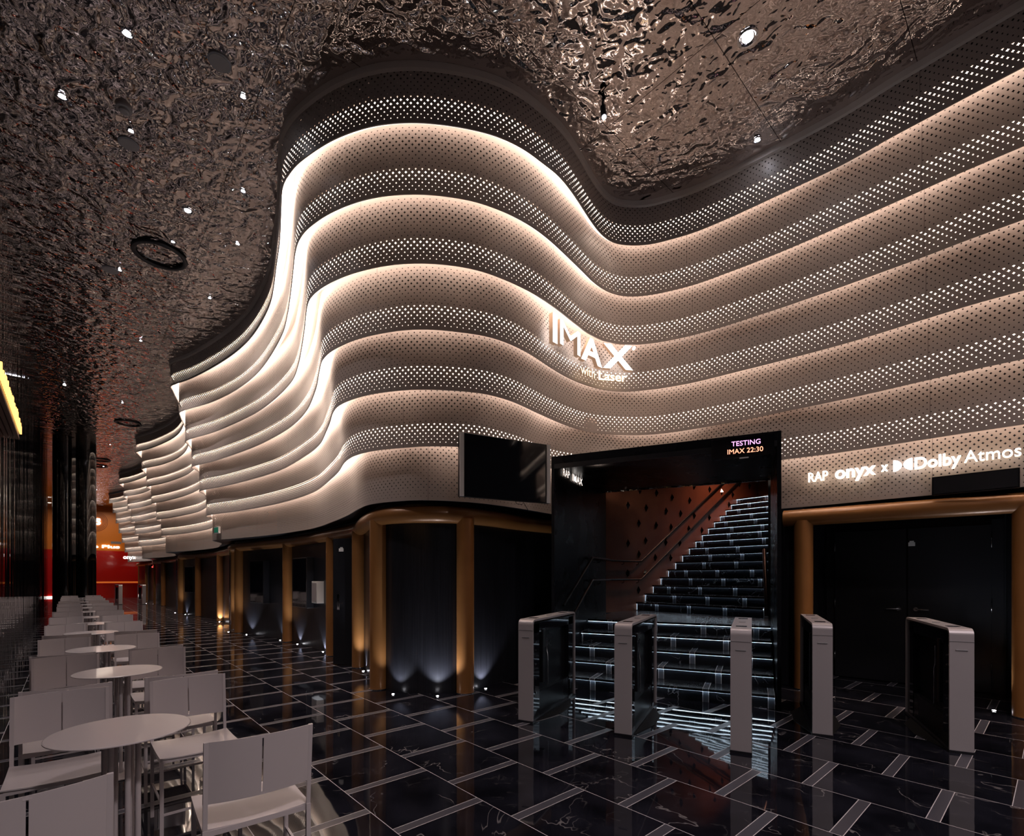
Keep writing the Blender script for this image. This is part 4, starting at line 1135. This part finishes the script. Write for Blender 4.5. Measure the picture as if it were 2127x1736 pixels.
q = endp(198, 1083); g = empty('illuminated_sign', (q.x, q.y, q.z), TH, 'lit S letter in thin rings on the orange far wall', 'sign', 'lit cinema signs')
for R_ in (.36, .44, .52, .60, .68):
    b = MB(); b.torus(R_, .012, rs=6)
    for vv in b.bm.verts: vv.co = Vector((vv.co.x, vv.co.z, vv.co.y))
    b.build('ring', M['ring_brown'], g)
text_mesh('letters', 'S', .32, .42, .05, [M['letter_white']], g, bold=.05, mw=frame((-.02, -.02, -.2), (1, 0, 0)))
q = endp(188, 1137); g = empty('illuminated_sign', (q.x, q.y, q.z), TH, 'tiny lit le Plus letters on the orange far wall', 'sign', 'lit cinema signs')
text_mesh('letters', 'le Plus', 1.62, .21, .05, [M['letter_white']], g, bold=.03, mw=frame((0, -.02, 0), (1, 0, 0)))
q = endp(241, 1127, 44); g = empty('exit_sign', (q.x, q.y, q.z), TH, 'small pale hanging sign before the orange far wall', 'sign')
b = MB(); b.box((0, 0, 0), (.55, .04, .16)); b.build('panel', M['grey_plastic'], g)
# tiny lit letters on the farthest lowest band
p_, tg = wallpoint(275, curve=CK[0]); an = math.atan2(-tg.y, -tg.x)
g = empty('illuminated_sign', (p_.x + .15, p_.y - .42, H + .902 + .17), .675, 'tiny lit onyx letters on the far end of the lowest band', 'sign', 'lit cinema signs')
text_mesh('letters', 'onyx', .62, .22, .03, [M['letter_white']], g, bold=.03, mw=frame((-.3, 0, 0), (1, 0, 0)))

# ------------------------------------------------------------------ added fill spots, other unseen lamps, added far downlights
def area(name, loc, power, sx, sy, rot=(0, 0, 0), col=(1, .93, .92)):
    l = bpy.data.lights.new(name, 'AREA'); l.shape = 'RECTANGLE'; l.size = sx; l.size_y = sy; l.energy = power; l.color = col
    o = bpy.data.objects.new(name, l); COL.objects.link(o); o.location = loc; o.rotation_euler = rot; return o
for s_, t_, pw in ((-2.5, -1.0, 1.35), (-2.5, -4.5, .35), (-5.5, -3, .5)):
    x, y = ST2W(s_, t_); spot('fill_spot', (x, y, CEIL - .1), FILL_POWER * pw, None, size=2.4, rad=.25, blend=1.0, col=(1, .86, .87))  # unseen fill added behind the camera to lift chairs and gates
for s_ in (40.5, 43.5):
    x, y = ST2W(s_, -1.5); area('red_hall_lamp', (x, y, CEIL - .3), 65, 1.5, 3, col=(1, .85, .7))
x, y = (Q0 + v2 * 3.0 + w2 * 1.2)
spot('stair_lamp', (x, y, 5.0), 190, None, size=2.2, rad=.1, blend=1, col=(1, .45, .3))
spot('portal_lamp', (*(P0 + u * .5 + v * .25), 2.80), 12, None, size=2.6, rad=.03, blend=1, col=(1, .75, .5), rot=(PI, 0, 0)) 
spot('doorway_lamp', (-2.95, 8.75, 2.0), 26, None, size=1.6, rad=.05, blend=1, col=(.25, .4, 1), rot=(math.radians(-38), 0, math.radians(-12)))
for s_ in (13.0, 18.0, 24.0, 29.0, 37.0):
    x, y = ST2W(s_, -1.1)
    g = empty('ceiling_downlight', (x, y, CEIL), 0, None, 'ceiling light', 'ceiling downlights')  # downlights added to brighten the far chairs and gates
    g['label'] = 'small added downlight far down the corridor ceiling, ' + {13.0: 'closest of the far ones', 18.0: 'second of the far ones', 24.0: 'third of the far ones', 29.0: 'fourth of the far ones', 37.0: 'last one before the red hall'}[s_]
    b = MB(); b.lathe([(.04, -.002), (.04, -.012), (.033, -.014), (.028, -.004)], (0, 0, 0), 20, cap=False); b.build('trim_ring', M['chrome'], g)
    b = MB(); b.lathe([(.022, -.004), (.02, -.010)], (0, 0, 0), 16); b.build('lamp', M['lamp_small'], g)
    spot('downlight_beam', (0, 0, -.03), SPOT_POWER * 1.6, g, size=1.9, rad=.05, blend=1.0, col=(1, .92, .90))
